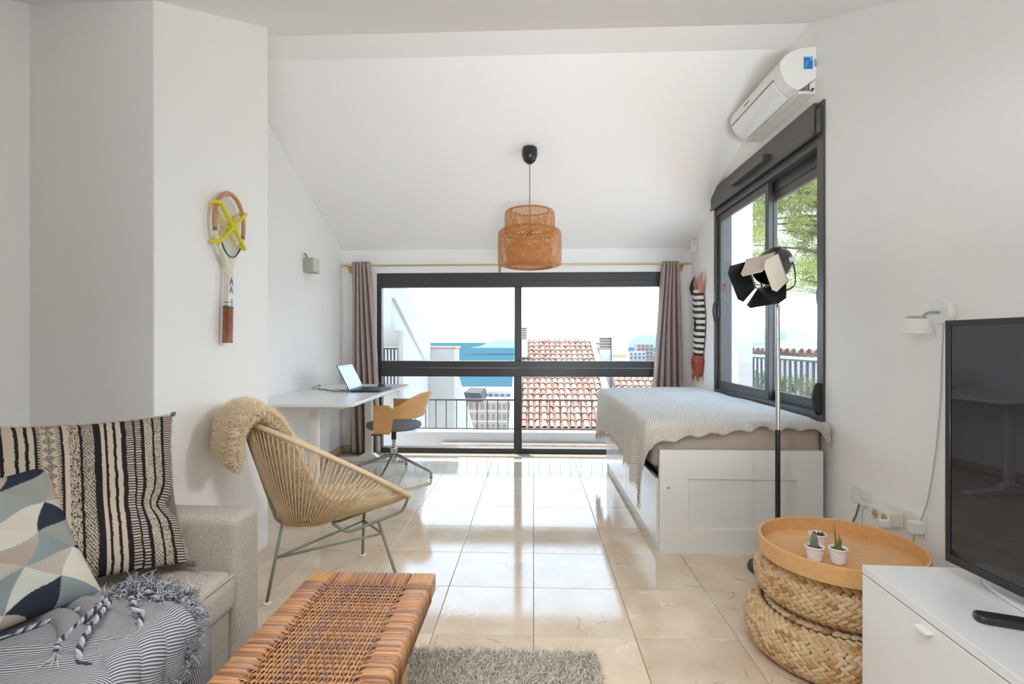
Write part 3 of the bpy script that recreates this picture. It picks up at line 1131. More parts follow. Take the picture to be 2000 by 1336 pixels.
for (cx, cy, wid, hgt, yaw) in ((-1.02, 1.285, 0.085, 0.026, -0.30), (-1.0, 1.225, 0.075, 0.032, -0.38), (-1.02, 1.165, 0.07, 0.026, -0.42), (-1.06, 1.325, 0.05, 0.026, -0.20)):
    fm = MB()
    fm.grid(fold_pt(cx, cy, wid, hgt, yaw), 60, 14, uvs=True)
    fm.uv = [(b_, a * 0.62) for a, b_ in fm.uv]
    fm.build('fold', m_tick, blanket, smooth=180)
m_fringe = M('fringe_yarn', (1, 1, 1), 1.0, attr=True, spec=0.1)
SHX, SHY = -0.045, -0.05
def plait(pts, r, name='tassel'):
    S = [q + Vector((SHX if q.x < -0.93 else SHX * 0.5, SHY, 0)) for q in spline(pts, 10)]
    mb = MB()
    for ph in (0, 2.09, 4.19):
        q = []
        for i, p_ in enumerate(S):
            t = S[min(i + 1, len(S) - 1)] - S[max(i - 1, 0)]
            t.normalize()
            sd = t.cross(Vector((0, 0, 1)))
            sd = sd.normalized() if sd.length > 1e-4 else Vector((1, 0, 0))
            up = sd.cross(t)
            q.append(p_ + sd * math.cos(i * 1.1 + ph) * r * 0.5 + up * math.sin(i * 1.1 + ph) * r * 0.5)
        mb.tube(q, r * 0.50, 6, col=[(0.50, 0.49, 0.50), (0.055, 0.06, 0.09), (0.34, 0.34, 0.37)][int(ph / 2)])
    e = S[-1]
    d = (S[-1] - S[-3]).normalized()
    for k in range(26):
        S_ = S[rnd.randrange(len(S))]
        mb.tube([S_, S_ + Vector((rnd.gauss(0, 0.008), rnd.gauss(0, 0.008), rnd.uniform(0, 0.006)))], [0.0014, 0.0006], 4, col=(0.5, 0.49, 0.5) if k % 2 else (0.055, 0.06, 0.09))
    for k in range(14):
        w = Vector((rnd.gauss(0, 0.4), rnd.gauss(0, 0.4), rnd.gauss(0, 0.25)))
        mb.tube([e, e + (d + w * 0.6) * 0.02, e + (d + w) * 0.042], [0.0025, 0.002, 0.0008], 4, col=(0.5, 0.49, 0.5) if k % 2 else (0.055, 0.06, 0.09))
    return mb.build(name, m_fringe, blanket, smooth=180)
zt = SEATZ + 0.022
plait([(-1.085, 1.375, zt + 0.012), (-1.10, 1.34, zt + 0.008), (-1.13, 1.30, zt + 0.002), (-1.155, 1.25, zt), (-1.175, 1.22, zt)], 0.006)
plait([(-1.05, 1.34, zt + 0.022), (-1.035, 1.29, zt + 0.026), (-1.04, 1.25, zt + 0.012), (-1.035, 1.19, zt), (-1.005, 1.15, zt)], 0.0075)
plait([(-1.02, 1.31, zt + 0.03), (-0.99, 1.25, zt + 0.034), (-0.97, 1.19, zt + 0.024), (-0.945, 1.14, zt + 0.006), (-0.90, 1.105, zt - 0.045)], 0.0075)
plait([(-1.09, 1.395, zt + 0.010), (-1.03, 1.40, zt + 0.018), (-0.97, 1.385, zt + 0.018), (-0.92, 1.36, zt)], 0.008)
plait([(-0.98, 1.33, zt + 0.034), (-0.94, 1.29, zt + 0.034), (-0.915, 1.25, zt + 0.005), (-0.885, 1.21, zt - 0.06)], 0.007)
plait([(-0.90, 1.32, zt), (-0.878, 1.28, zt - 0.05), (-0.874, 1.25, zt - 0.12)], 0.008)
# loose fringe along the end and down the front
P_, D_, L_ = [], [], []
path = spline([(-1.09, 1.40, zt), (-1.03, 1.412, zt + 0.012), (-0.96, 1.405, zt + 0.008), (-0.90, 1.375, zt - 0.01), (-0.878, 1.34, zt - 0.06), (-0.872, 1.30, zt - 0.11), (-0.872, 1.24, zt - 0.15)], 30)
for i in range(3800):
    q = path[rnd.randrange(len(path))]
    P_.append((q.x + (SHX if q.x < -0.93 else SHX * 0.4) + rnd.gauss(0, 0.010), q.y + SHY + rnd.gauss(0, 0.014), q.z + rnd.gauss(0, 0.007)))
    D_.append((rnd.gauss(0.35, 0.5), rnd.gauss(0.35, 0.5), rnd.gauss(0.15, 0.45)))
D_ = np.array(D_); D_ /= np.linalg.norm(D_, axis=1, keepdims=True)
cc = rng.uniform(0, 1, (len(P_), 1)); cc = np.where(cc > 0.5, np.array([[0.62, 0.61, 0.62]]), np.array([[0.07, 0.075, 0.11]]))
tag(ribbons(np.array(P_), D_, rng.uniform(0.012, 0.045, len(P_)), 0.0012, 0.8, 4, cols=cc, seed=6).build('fringe', m_fringe, blanket), kind='stuff')

# ------------------------------------------------------------------ rattan-wrapped bench
m_oak = M('oiled_oak', lin(190, 140, 92), 0.45, vary=0.55, vscale=5, col2=lin(150, 98, 55), stretch=(18, 1.2, 18), bump=0.1, bscale=60)
m_oakv = M('oiled_oak_leg', lin(196, 156, 112), 0.45, vary=0.4, vscale=5, col2=lin(160, 112, 68), stretch=(18, 18, 1.2))
m_rattan = M('rattan_strand', (1, 1, 1), 0.42, attr=True, spec=0.5)
BNX0, BNX1, BNY0, BNY1, BNZ = -0.683, -0.300, 0.34, 1.582, 0.45
bench = thing('rattan_bench', 'low wooden bench with woven rattan top in front of the sofa', 'bench', ((BNX0 + BNX1) / 2, (BNY0 + BNY1) / 2, 0))
RW = 0.072
def rat(dark=0.0):
    t = rnd.random()
    a, b_ = np.array(lin(182, 132, 90)), np.array(lin(112, 68, 46))
    c = a * (1 - t ** 2.0 * 0.9) + b_ * (t ** 2.0 * 0.9)
    if rnd.random() < 0.12: c = np.array(lin(132, 104, 98))
    return tuple(c * (1 - dark))
for (x0, x1) in ((BNX0 + 0.006, BNX0 + RW - 0.004), (BNX1 - RW + 0.004, BNX1 - 0.006)):
    p = MB(); p.box(x0, x1, BNY0 + RW, BNY1 - RW, BNZ - 0.048, BNZ - 0.006); p.build('side_rail', m_oak, bench)
for (y0, y1) in ((BNY0 + 0.006, BNY0 + RW - 0.004), (BNY1 - RW + 0.004, BNY1 - 0.006)):
    p = MB(); p.box(BNX0 + RW, BNX1 - RW, y0, y1, BNZ - 0.048, BNZ - 0.006); p.build('end_rail', m_oak, bench)
for x in (BNX0, BNX1 - RW):
    for y in (BNY0, BNY1 - RW):
        p = MB(); p.box(x, x + RW, y, y + RW, BNZ - 0.052, BNZ); p.build('corner_block', m_oak, bench, bevel=0.003)
for y in (BNY0 + 0.30, BNY1 - 0.355):
    for x in (BNX0 + 0.012, BNX1 - 0.052):
        p = MB(); p.box(x, x + 0.04, y, y + 0.05, 0.0, BNZ - 0.049); p.build('leg', m_oakv, bench, bevel=0.003)
    p = MB(); p.box(BNX0 + 0.053, BNX1 - 0.053, y + 0.01, y + 0.04, BNZ - 0.16, BNZ - 0.11); p.build('stretcher', m_oak, bench, bevel=0.003)
WX0_, WX1_, WY0_, WY1_ = BNX0 + RW, BNX1 - RW, BNY0 + RW, BNY1 - RW
wv = MB()
NL, NC = 26, 61
xs = [WX0_ + 0.006 + (WX1_ - WX0_ - 0.012) * i / (NL - 1) for i in range(NL)]
ys = [WY0_ + 0.007 + (WY1_ - WY0_ - 0.014) * j / (NC - 1) for j in range(NC)]
# long strands: up and over, under and over the cross pairs, wrapped over the end rails
for i, x in enumerate(xs):
    pts = [(x, BNY0 + 0.001, BNZ - 0.05), (x, BNY0 + 0.002, BNZ - 0.004), (x, BNY0 + 0.012, BNZ + 0.003), (x, WY0_ - 0.004, BNZ + 0.0025)]
    for j, y in enumerate(ys):
        pts.append((x + rnd.gauss(0, 0.0004), y, BNZ - 0.0020 + (0.0020 if (i + j) % 2 else -0.0016)))
    pts += [(x, WY1_ + 0.004, BNZ + 0.0025), (x, BNY1 - 0.012, BNZ + 0.003), (x, BNY1 - 0.002, BNZ - 0.004), (x, BNY1 - 0.001, BNZ - 0.05)]
    wv.tube(pts, 0.0019, 5, col=rat(-0.22), flat=0.8)
# cross pairs, wrapped over the side rails
for j, y in enumerate(ys):
    for dy in (-0.0025, 0.0025):
        yy = y + dy
        jit = rnd.gauss(0, 0.0012)
        pts = [(BNX0 + 0.001, yy + jit * 2, BNZ - 0.05), (BNX0 + 0.002, yy + jit * 2, BNZ - 0.004), (BNX0 + 0.012, yy + jit, BNZ + 0.003), (WX0_ - 0.012, yy, BNZ + 0.0025)]
        for i, x in enumerate(xs):
            pts.append((x, yy, BNZ - 0.0035 + (-0.0020 if (i + j) % 2 else 0.0020)))
        pts += [(WX1_ + 0.012, yy, BNZ + 0.0025), (BNX1 - 0.012, yy + jit, BNZ + 0.003), (BNX1 - 0.002, yy + jit * 2, BNZ - 0.004), (BNX1 - 0.001, yy + jit * 2, BNZ - 0.05)]
        wv.tube(pts, 0.0020, 5, col=rat(), flat=0.8)
tag(wv.build('woven_rattan', m_rattan, bench, smooth=180), kind='stuff')
uw = MB()
for j in range(90):
    y = WY0_ + 0.005 + (WY1_ - WY0_ - 0.01) * j / 89
    uw.tube([(BNX0 + 0.001, y, BNZ - 0.0505), (BNX1 - 0.001, y + rnd.gauss(0, 0.002), BNZ - 0.0505)], 0.0042, 5, col=rat(), flat=0.6)
tag(uw.build('underside_strands', m_rattan, bench, smooth=180), kind='stuff')
# bundles that wrap the side and end rails between the woven strands
for side, (xa, xb) in enumerate(((BNX0, WX0_ - 0.002), (WX1_ + 0.002, BNX1))):
    wr = MB()
    y = WY0_ + 0.002
    while y < WY1_ - 0.001:
        r = rnd.uniform(0.0019, 0.003)
        c = rat()
        o_in = xb if side == 0 else xa
        j = rnd.gauss(0, 0.0012)
        zt_ = BNZ + rnd.uniform(-0.0005, 0.0016)
        wr.tube([(xa, y + j, BNZ - 0.05), (xa + 0.0005, y + j, BNZ - 0.006), (xa + 0.008, y, zt_), ((xa + xb) / 2, y + rnd.gauss(0, 0.001), zt_ + 0.0008), (xb - 0.008, y, zt_), (xb - 0.0005, y - j, BNZ - 0.006), (xb, y - j, BNZ - 0.05)], r, 5, col=c)
        y += r * 1.75
    tag(wr.build('side_wrapping', m_rattan, bench, smooth=180), kind='stuff')
for side, (ya, yb) in enumerate(((BNY0, WY0_ - 0.002), (WY1_ + 0.002, BNY1))):
    wr = MB()
    x = WX0_ + 0.002
    while x < WX1_ - 0.001:
        r = rnd.uniform(0.0018, 0.0028)
        zt_ = BNZ + rnd.uniform(-0.0005, 0.0012)
        wr.tube([(x, ya, BNZ - 0.05), (x, ya + 0.0005, BNZ - 0.006), (x, ya + 0.008, zt_), (x, yb - 0.008, zt_), (x, yb - 0.0005, BNZ - 0.006), (x, yb, BNZ - 0.05)], r, 5, col=rat())
        x += r * 1.75
    tag(wr.build('end_wrapping', m_rattan, bench, smooth=180), kind='stuff')

# ------------------------------------------------------------------ shaggy rug
m_rug = M('rug_pile', (1, 1, 1), 1.0, attr=True, spec=0.05)
rug_b = soft_box(-0.90, 0.235, 0.55, 1.915, 0.001, 0.012, 0.005, 4)
rug = rug_b.build('shaggy_rug', M('rug_backing', (0.30, 0.26, 0.21), 1.0), smooth=180)
tag(rug, 'grey-beige shaggy rug on the tiles under the bench', 'rug')
n_ = 46000
px_ = rng.uniform(-0.90, 0.235, n_); py_ = 0.55 + (1.915 - 0.55) * rng.uniform(0, 1, n_) ** 0.6
P_ = np.stack([px_, py_, np.full(n_, 0.010)], 1)
D_ = rng.normal(size=(n_, 3)) * np.array([0.55, 0.55, 0.2]) + np.array([0, 0, 1.0])
D_ /= np.linalg.norm(D_, axis=1, keepdims=True)
t_ = rng.uniform(0, 1, (n_, 1))
cc = np.array([[0.48, 0.42, 0.34]]) * (1 - t_) + np.array([[0.80, 0.74, 0.65]]) * t_
tag(ribbons(P_, D_, rng.uniform(0.018, 0.032, n_), 0.0022, 0.55, 3, cols=cc, seed=8).build('pile', m_rug, rug), kind='stuff')

# ------------------------------------------------------------------ rope lounge chair
CC = Vector((-0.917, 2.483, 0))
FA = R(41)
E1 = Vector((math.cos(FA), math.sin(FA), 0))
E2 = Vector((-math.sin(FA), math.cos(FA), 0))
def cp(s, t, z):
    return CC + E1 * s + E2 * t + Vector((0, 0, z))
m_cframe = M('sage_grey_powder_coat', lin(128, 128, 116), 0.45)
m_cord = M('natural_rope', lin(224, 198, 160), 0.7, bump=0.4, bscale=300, vary=0.3, vscale=20, col2=lin(200, 168, 126))
chair = thing('rope_chair', 'low lounge chair of natural rope strung on a grey three-legged steel frame', 'chair', (CC.x, CC.y, 0))
NR = 96
def ring_pt(a):
    # a = 0 front tip, pi = back apex
    s = -0.075 + 0.375 * math.cos(a)
    t = 0.345 * math.sin(a) * (1 + 0.10 * math.cos(a))
    z = 0.372 + (0.30 - s) / 0.75 * 0.455 + 0.02 * math.sin(a) ** 2
    return cp(s, t, z)
p = MB()
p.tube([ring_pt(2 * math.pi * i / NR) for i in range(NR)], 0.011, 8, closed=True)
p.build('rim', m_cord, chair, smooth=180)
NCORD = 94
SB = (-0.165, 0.115, 0.075, 0.335)
for i in range(NCORD):
    a = 2 * math.pi * (i + 0.5) / NCORD
    top = ring_pt(a)
    bs, bt = SB[0] + SB[1] * math.cos(a), SB[2] * math.sin(a)
    bot = cp(bs, bt, SB[3] - 0.012 * (1 - math.cos(a) ** 2) - 0.0)
    mid = (top + bot) / 2
    out = Vector((0, 0, -1)) * 0.012 + (E1 * math.cos(a) + E2 * math.sin(a)) * 0.010
    pts = [top + (bot - top) * t + out * (4 * t * (1 - t)) for t in (0, 0.2, 0.4, 0.6, 0.8, 1.0)]
    p = MB()
    p.tube(pts, 0.0036, 5)
    p.build('cord', m_cord, chair, smooth=180)
p = MB()
p.tube([cp(SB[0] + SB[1] * math.cos(a), SB[2] * math.sin(a), SB[3] - 0.012 * math.sin(a) ** 2) for a in [2 * math.pi * k / 32 for k in range(32)]], 0.006, 6, closed=True)
for k in range(9):
    t = -0.8 + 0.2 * k
    w = SB[2] * math.sqrt(max(0, 1 - t * t))
    p.tube([cp(SB[0] + SB[1] * t, -w, SB[3] - 0.010), cp(SB[0] + SB[1] * t, 0, SB[3] - 0.014), cp(SB[0] + SB[1] * t, w, SB[3] - 0.010)], 0.0046, 5)
p.build('seat_bottom', m_cord, chair, smooth=180)
rr = 0.0075
for sgn in (-1, 1):
    t = 0.085 * sgn
    p = MB()
    p.tube(bend([ring_pt(0) + E2 * t * 0.9 + Vector((0, 0, -0.010)), cp(0.268, t, 0.305), cp(-0.02, t, 0.262), cp(-0.085, t * 0.9, 0.318)], 0.035), rr, 8)
    p.build('front_rail', m_cframe, chair, smooth=180)
p = MB()
p.tube(bend([ring_pt(math.pi) + Vector((0, 0, -0.01)), cp(-0.305, 0, 0.345), cp(-0.17, 0, 0.322)], 0.04), rr, 8)
p.build('back_rail', m_cframe, chair, smooth=180)
foot = [Vector((-1.180, 2.250, 0)), Vector((-0.632, 2.428, 0)), Vector((-0.928, 2.782, 0))]
top = [cp(-0.285, 0, 0.345), cp(0.135, -0.085, 0.288), cp(0.135, 0.085, 0.288)]
for a, b_ in zip(foot, top):
    p = MB()
    p.tube([a + Vector((0, 0, 0.006)), b_], rr, 8)
    o = p.build('leg', m_cframe, chair, smooth=180)
    p = MB()
    p.lathe([(0.0, 0.0), (0.017, 0.0), (0.018, 0.004), (0.010, 0.009), (0.0, 0.010)], 16, c=a)
    p.build('glide', m_plastic, o, smooth=180)
sp_ = [foot[0].lerp(top[0], 0.56), foot[1].lerp(top[1], 0.80), foot[2].lerp(top[2], 0.80)]
for i, j in ((0, 1), (1, 2), (2, 0)):
    p = MB()
    p.tube([sp_[i], sp_[j]], 0.0062, 8)
    p.build('stretcher', m_cframe, chair, smooth=180)

# sheepskin hung over the back and down into the seat
m_fur = M('sheepskin_wool', (1, 1, 1), 1.0, attr=True, spec=0.05)
_dr = [(-0.485, 0.640), (-0.505, 0.70), (-0.500, 0.79), (-0.470, 0.850), (-0.425, 0.868), (-0.375, 0.81), (-0.325, 0.68), (-0.265, 0.52), (-0.185, 0.405), (-0.07, 0.372), (0.03, 0.385)]
dr = [(q.x, q.z) for q in spline([(a, 0, b_) for a, b_ in _dr], 6)]
def fleece(u, v, lift=0.0):
    k = u * (len(dr) - 1)
    i = min(int(k), len(dr) - 2)
    f = k - i
    s = dr[i][0] * (1 - f) + dr[i + 1][0] * f
    z = dr[i][1] * (1 - f) + dr[i + 1][1] * f
    wid = interp(u, [0, 0.06, 0.2, 0.4, 0.55, 0.8, 0.95, 1.0], [0.09, 0.165, 0.195, 0.19, 0.165, 0.16, 0.11, 0.04])
    x = (v - 0.5) * 2
    t = x * wid
    over = min(1, max(0, (u - 0.36) / 0.2))
    z += over * 0.055 * x * x - (1 - over) * 0.010 * x * x
    s += over * 0.05 * x * x * min(1, u * 1.4)
    a_, b_ = dr[max(i - 1, 0)], dr[min(i + 1, len(dr) - 1)]
    n = Vector((-(b_[1] - a_[1]), 0, (b_[0] - a_[0])))
    n.normalize()
    th = 0.030 * (1 - x ** 4) * min(1, u * 12, (1 - u) * 12)
    return cp(s + n.x * (lift * th), t, z + n.z * (lift * th)), (E1 * n.x + Vector((0, 0, n.z)))
fm = MB()
fm.grid(lambda u, v: fleece(u, v, 1.0)[0], 50, 20)
fm.grid(lambda u, v: fleece(u, 1 - v, -1.0)[0], 50, 20)
skin = fm.build('sheepskin', M('sheepskin_hide', lin(214, 190, 150), 0.95), smooth=180)
tag(skin, 'shaggy cream sheepskin draped over the back of the rope chair', 'sheepskin')
n_ = 44000
P_, D_ = [], []
for i in range(n_):
    u, v = rnd.random(), rnd.random()
    lift = 1.0 if (i % 2) else -1.0
    q, n = fleece(u, v, lift)
    d = n * lift + Vector((rnd.gauss(0, 0.35), rnd.gauss(0, 0.35), rnd.gauss(-0.15, 0.3)))
    e_ = min(v, 1 - v)
    if e_ < 0.12: d += E2 * (1.2 if v > 0.5 else -1.2) * (1 - e_ / 0.12)
    if u < 0.06: d += Vector((0, 0, -1.2))
    d.normalize()
    P_.append(q); D_.append(d)
t_ = rng.uniform(0, 1, (n_, 1))
cc = np.array([lin(230, 210, 174)]) * (1 - t_) + np.array([lin(254, 243, 220)]) * t_
tag(ribbons(np.array(P_), np.array(D_), rng.uniform(0.013, 0.025, n_), 0.00125, 0.75, 3, cols=cc, seed=11).build('wool', m_fur, skin), kind='stuff')

# ------------------------------------------------------------------ desk and what lies on it
m_desk = M('white_desk_laminate', (0.78, 0.775, 0.76), 0.3)
m_desk_steel = M('white_desk_steel', (0.76, 0.74, 0.70), 0.4)
DX0, DX1, DY0, DY1, DZ = -2.008, -1.222, 3.44, 5.12, 0.74
desk = thing('desk', 'long white sit-at desk with T-shaped legs along the left wall', 'desk', ((DX0 + DX1) / 2, (DY0 + DY1) / 2, 0))
def rrect(x0, x1, y0, y1, r, n=6):
    P = []
    for (cx, cy, a0) in ((x1 - r, y1 - r, 0), (x0 + r, y1 - r, 90), (x0 + r, y0 + r, 180), (x1 - r, y0 + r, 270)):
        for k in range(n + 1):
            a = R(a0 + 90 * k / n)
            P.append((cx + r * math.cos(a), cy + r * math.sin(a)))
    return P
p = MB(); p.prism(rrect(DX0, DX1, DY0, DY1, 0.07), 'Z', DZ - 0.022, DZ)
p.build('tabletop', m_desk, desk, bevel=0.004, smooth=30, fix=True)
p = MB()
p.box(DX0 + 0.12, DX1 - 0.10, DY0 + 0.10, DY0 + 0.16, DZ - 0.047, DZ - 0.0225)
p.box(DX0 + 0.12, DX1 - 0.10, DY1 - 0.16, DY1 - 0.10, DZ - 0.047, DZ - 0.0225)
p.box(-1.66, -1.63, DY0 + 0.16, DY1 - 0.16, DZ - 0.06, DZ - 0.0225)
p.build('under_frame', m_desk_steel, desk, bevel=0.002)
for yl in (3.74, 5.00):
    p = MB()
    p.prism(rrect(-1.645, -1.565, yl - 0.022, yl + 0.022, 0.02, 4), 'Z', 0.03, DZ - 0.048)
    o = p.build('leg', m_desk_steel, desk, smooth=40, fix=True)
    p = MB()
    # foot: flat bar that swells up to the column
    prof = [(-1.985, 0.0), (-1.235, 0.0), (-1.235, 0.022), (-1.50, 0.036), (-1.555, 0.075), (-1.655, 0.075), (-1.71, 0.036), (-1.985, 0.022)]
    p.prism(prof, 'Y', yl - 0.035, yl + 0.035)
    p.build('foot', m_desk_steel, o, bevel=0.004, fix=True)

mm = MB(); mm.prism(rrect(-1.66, -1.225, 4.42, 5.06, 0.02), 'Z', DZ + 0.0004, DZ + 0.003)
tag(mm.build('desk_mat', M('grey_brown_felt', lin(186, 174, 166), 0.85), smooth=30, fix=True), 'grey desk mat on the white desk under the laptop', 'desk mat')

laptop = thing('laptop', 'open dark laptop with a pale blue screen on the desk', 'laptop', (-1.41, 4.45, DZ + 0.0035))
m_lap = M('dark_grey_laptop', lin(44, 52, 66), 0.4)
LZ = DZ + 0.0035
hy0, hy1 = 4.262, 4.622
p = MB(); p.prism(rrect(-1.530, -1.275, hy0, hy1, 0.012, 3), 'Z', LZ, LZ + 0.014)
base = p.build('keyboard_base', m_lap, laptop, bevel=0.002, smooth=30, fix=True)
p = MB()
for r_ in range(5):
    for c_ in range(13):
        x0 = -1.505 + r_ * 0.021
        y0 = hy0 + 0.025 + c_ * 0.0238
        p.box(x0, x0 + 0.017, y0, y0 + 0.020, LZ + 0.0141, LZ + 0.016)
p.build('keys', m_blackplastic, base, smooth=0)
p = MB(); p.box(-1.385, -1.30, 4.39, 4.49, LZ + 0.0141, LZ + 0.0146); p.build('touchpad', M('touchpad_grey', lin(60, 70, 86), 0.3), base, smooth=0)
tl = R(27)
Lm = Matrix.Translation((-1.533, 0, LZ + 0.012)) @ Matrix.Rotation(-tl, 4, 'Y')
p = MB()
p.box(-0.006, 0.0, hy0, hy1, 0.0, 0.235, mat=Lm)
lid = p.build('lid', m_lap, laptop, bevel=0.002)
m_screen = bpy.data.materials.new('lit_screen')
m_screen.use_nodes = True
_b = m_screen.node_tree.nodes['Principled BSDF']
_b.inputs['Base Color'].default_value = (0.02, 0.03, 0.05, 1)
_b.inputs['Roughness'].default_value = 0.15
_b.inputs['Emission Color'].default_value = (*lin(132, 182, 240), 1)
_b.inputs['Emission Strength'].default_value = 0.42
p = MB(); p.box(0.0003, 0.0008, hy0 + 0.008, hy1 - 0.008, 0.012, 0.226, mat=Lm)
p.build('screen', m_screen, lid, smooth=0)

ms = MB()
ms.grid(lambda u, v: Vector((-1.43 + 0.056 * (v - 0.5) * 2 * 1.0 * math.sqrt(max(0, 1 - (2 * u - 1) ** 4)) * 0.6 if False else -1.43 + 0.034 * math.cos(2 * math.pi * u) * math.sin(math.pi * v / 2), 4.83 + 0.056 * math.sin(2 * math.pi * u) * math.sin(math.pi * v / 2), DZ + 0.0035 + 0.034 * math.cos(math.pi * v / 2) ** 0.8)), 28, 9, closed_u=True)
mouse = ms.build('computer_mouse', m_blackplastic, smooth=180, fix=True)
tag(mouse, 'black computer mouse on the desk mat behind the laptop', 'mouse')
p = MB(); p.lathe([(0, 0.0), (0.007, 0.0), (0.007, 0.006), (0, 0.006)], 10, mat=Matrix.Rotation(R(90), 4, 'X'), c=(-1.405, 4.845, DZ + 0.033)); p.build('scroll_wheel', m_rubber, mouse)
cb_ = MB()
cb_.tube(spline([(-1.505, 4.30, DZ + 0.006), (-1.56, 4.27, DZ + 0.005), (-1.62, 4.34, DZ + 0.008), (-1.66, 4.28, DZ + 0.005), (-1.73, 4.33, DZ + 0.012), (-1.78, 4.42, DZ + 0.006), (-1.88, 4.47, DZ + 0.005), (-1.93, 4.62, DZ + 0.03), (-1.99, 4.60, DZ + 0.008)], 8), 0.0028, 6)
cb_.tube(spline([(-1.60, 4.30, DZ + 0.005), (-1.67, 4.42, DZ + 0.008), (-1.75, 4.36, DZ + 0.006), (-1.84, 4.50, DZ + 0.006), (-1.97, 4.52, DZ + 0.006)], 8), 0.0022, 6)
tag(cb_.build('laptop_cable', m_blackplastic, smooth=180), 'thin black cable coiling across the desk behind the laptop', 'cable')

# ------------------------------------------------------------------ swivel chair
m_ply = M('oak_veneer', lin(222, 172, 112), 0.4, vary=0.5, vscale=4, col2=lin(196, 140, 80), stretch=(2, 2, 30))
m_seat = M('grey_seat_fabric', lin(122, 122, 128), 0.9, bump=0.3, bscale=300)
SC = Vector((-1.235, 4.545, 0))
sw_ = thing('swivel_chair', 'swivel chair with wrap-around oak shell and grey round seat at the desk', 'chair', SC)
YAWC = R(-4)
def sc(x, y, z):
    return SC + Vector((x * math.cos(YAWC) - y * math.sin(YAWC), x * math.sin(YAWC) + y * math.cos(YAWC), z))
# seat pad
p = MB(); p.lathe([(0.0, 0.392), (0.19, 0.394), (0.222, 0.408), (0.232, 0.428), (0.222, 0.448), (0.17, 0.460), (0.0, 0.463)], 40, c=SC)
p.v = [(SC.x + (x - SC.x) * 1.05, y, z) for x, y, z in p.v]
p.build('seat', m_seat, sw_, smooth=180)
# shell: a wrapped sheet of plywood; phi from the near arm round the back to the far arm
def shell_outline(phi):
    """(lower z, upper z) along the wrap, phi -1..1, 0 = middle of the back"""
    a = abs(phi)
    up = interp(a, [0, 0.15, 0.27, 0.38, 0.45, 0.50, 0.55, 0.60, 1.0], [0.735, 0.725, 0.69, 0.640, 0.608, 0.600, 0.618, 0.628, 0.628])
    lo = interp(a, [0, 0.25, 0.38, 0.44, 0.48, 0.51, 0.53, 0.56, 1.0], [0.512, 0.512, 0.515, 0.515, 0.505, 0.46, 0.41, 0.386, 0.386])
    return lo, up
def shell_pt(phi, v):
    lo, up = shell_outline(phi)
    z = lo + (up - lo) * v
    a = abs(phi)
    sg = 1 if phi > 0 else -1
    lean = 0.09 * max(0, (z - 0.5) / 0.23) * max(0, 1 - a / 0.55)
    if a < 0.42:
        th = a / 0.42 * R(90)
        x = 0.10 + 0.145 * math.cos(th) ** 0.8 + lean
        y = sg * 0.255 * math.sin(th) ** 0.8
    else:
        x = 0.10 - (a - 0.42) / 0.58 * 0.19
        y = sg * 0.255
    return sc(x, y, z)
p = MB()
p.grid(lambda u, v: shell_pt(-1 + 2 * u, v), 81, 14)
p.build('shell', m_ply, sw_, smooth=180, solid=0.011)
p = MB()
p.box(-0.11, -0.02, -0.25, 0.25, 0.372, 0.386, mat=Matrix.Translation(SC) @ Matrix.Rotation(YAWC, 4, 'Z'))
p.build('seat_bracket', m_black, sw_, bevel=0.002)
p = MB(); p.lathe([(0.045, 0.375), (0.022, 0.36), (0.022, 0.30), (0.0, 0.30)], 20, c=SC); p.build('swivel_collar', m_black, sw_)
p = MB(); p.lathe([(0.0, 0.10), (0.030, 0.10), (0.030, 0.215), (0.027, 0.225), (0.016, 0.23), (0.016, 0.30)], 24, c=SC); p.build('column', m_chrome, sw_)
feet = [Vector((-0.875, 4.405, 0)), Vector((-1.245, 4.205, 0)), Vector((-1.605, 4.45, 0)), Vector((-1.205, 4.875, 0))]
for f_ in feet:
    p = MB()
    d = (f_ - SC); d.z = 0
    pts = bend([SC + d * 0.05 + Vector((0, 0, 0.165)), SC + d * 0.25 + Vector((0, 0, 0.145)), f_ + Vector((0, 0, 0.052)), f_ + Vector((0, 0, 0.006))], 0.02)
    n_p = len(pts)
    p.tube(pts, [0.020 - 0.010 * i / n_p for i in range(n_p)], 8, flat=0.9)
    o = p.build('star_leg', m_alu, sw_, smooth=60)
    p = MB(); p.lathe([(0.0, 0.0), (0.013, 0.0), (0.013, 0.008), (0.0, 0.008)], 14, c=f_); p.build('glide', m_blackplastic, o)

# ------------------------------------------------------------------ floor lamp with barn doors
m_lampdark = M('black_lacquer', (0.015, 0.015, 0.016), 0.28)
m_flap = M('cream_grey_flap', lin(196, 184, 168), 0.6)
LP = Vector((1.236, 2.68, 0))
lamp = thing('floor_lamp', 'studio floor lamp with barn-door head on a slim pole by the bed', 'lamp', LP)
p = MB(); p.lathe([(0, 0), (0.140, 0), (0.142, 0.006), (0.138, 0.018), (0.02, 0.024), (0, 0.024)], 40, c=LP); p.build('base', m_lampdark, lamp)
p = MB(); p.tube([LP + Vector((0, 0, 0.02)), LP + Vector((0, 0, 0.716))], 0.0125, 16); p.build('lower_pole', m_lampdark, lamp)
p = MB(); p.tube([LP + Vector((0, 0, 0.70)), LP + Vector((0, 0, 1.345))], 0.0105, 16); p.build('upper_pole', m_chrome, lamp)
f3 = Vector((-0.66, -0.60, -0.45)).normalized()
r3 = Vector((0.66, -0.74, 0.14)); r3 = (r3 - f3 * r3.dot(f3)).normalized()
u3 = f3.cross(r3)
HC = Vector((1.172, 2.66, 1.518))      # centre of the square mouth
def hp(a, b_, c):
    return HC + r3 * a + u3 * b_ + f3 * c
HM = Matrix(((r3.x, u3.x, f3.x, HC.x), (r3.y, u3.y, f3.y, HC.y), (r3.z, u3.z, f3.z, HC.z), (0, 0, 0, 1)))
p = MB()
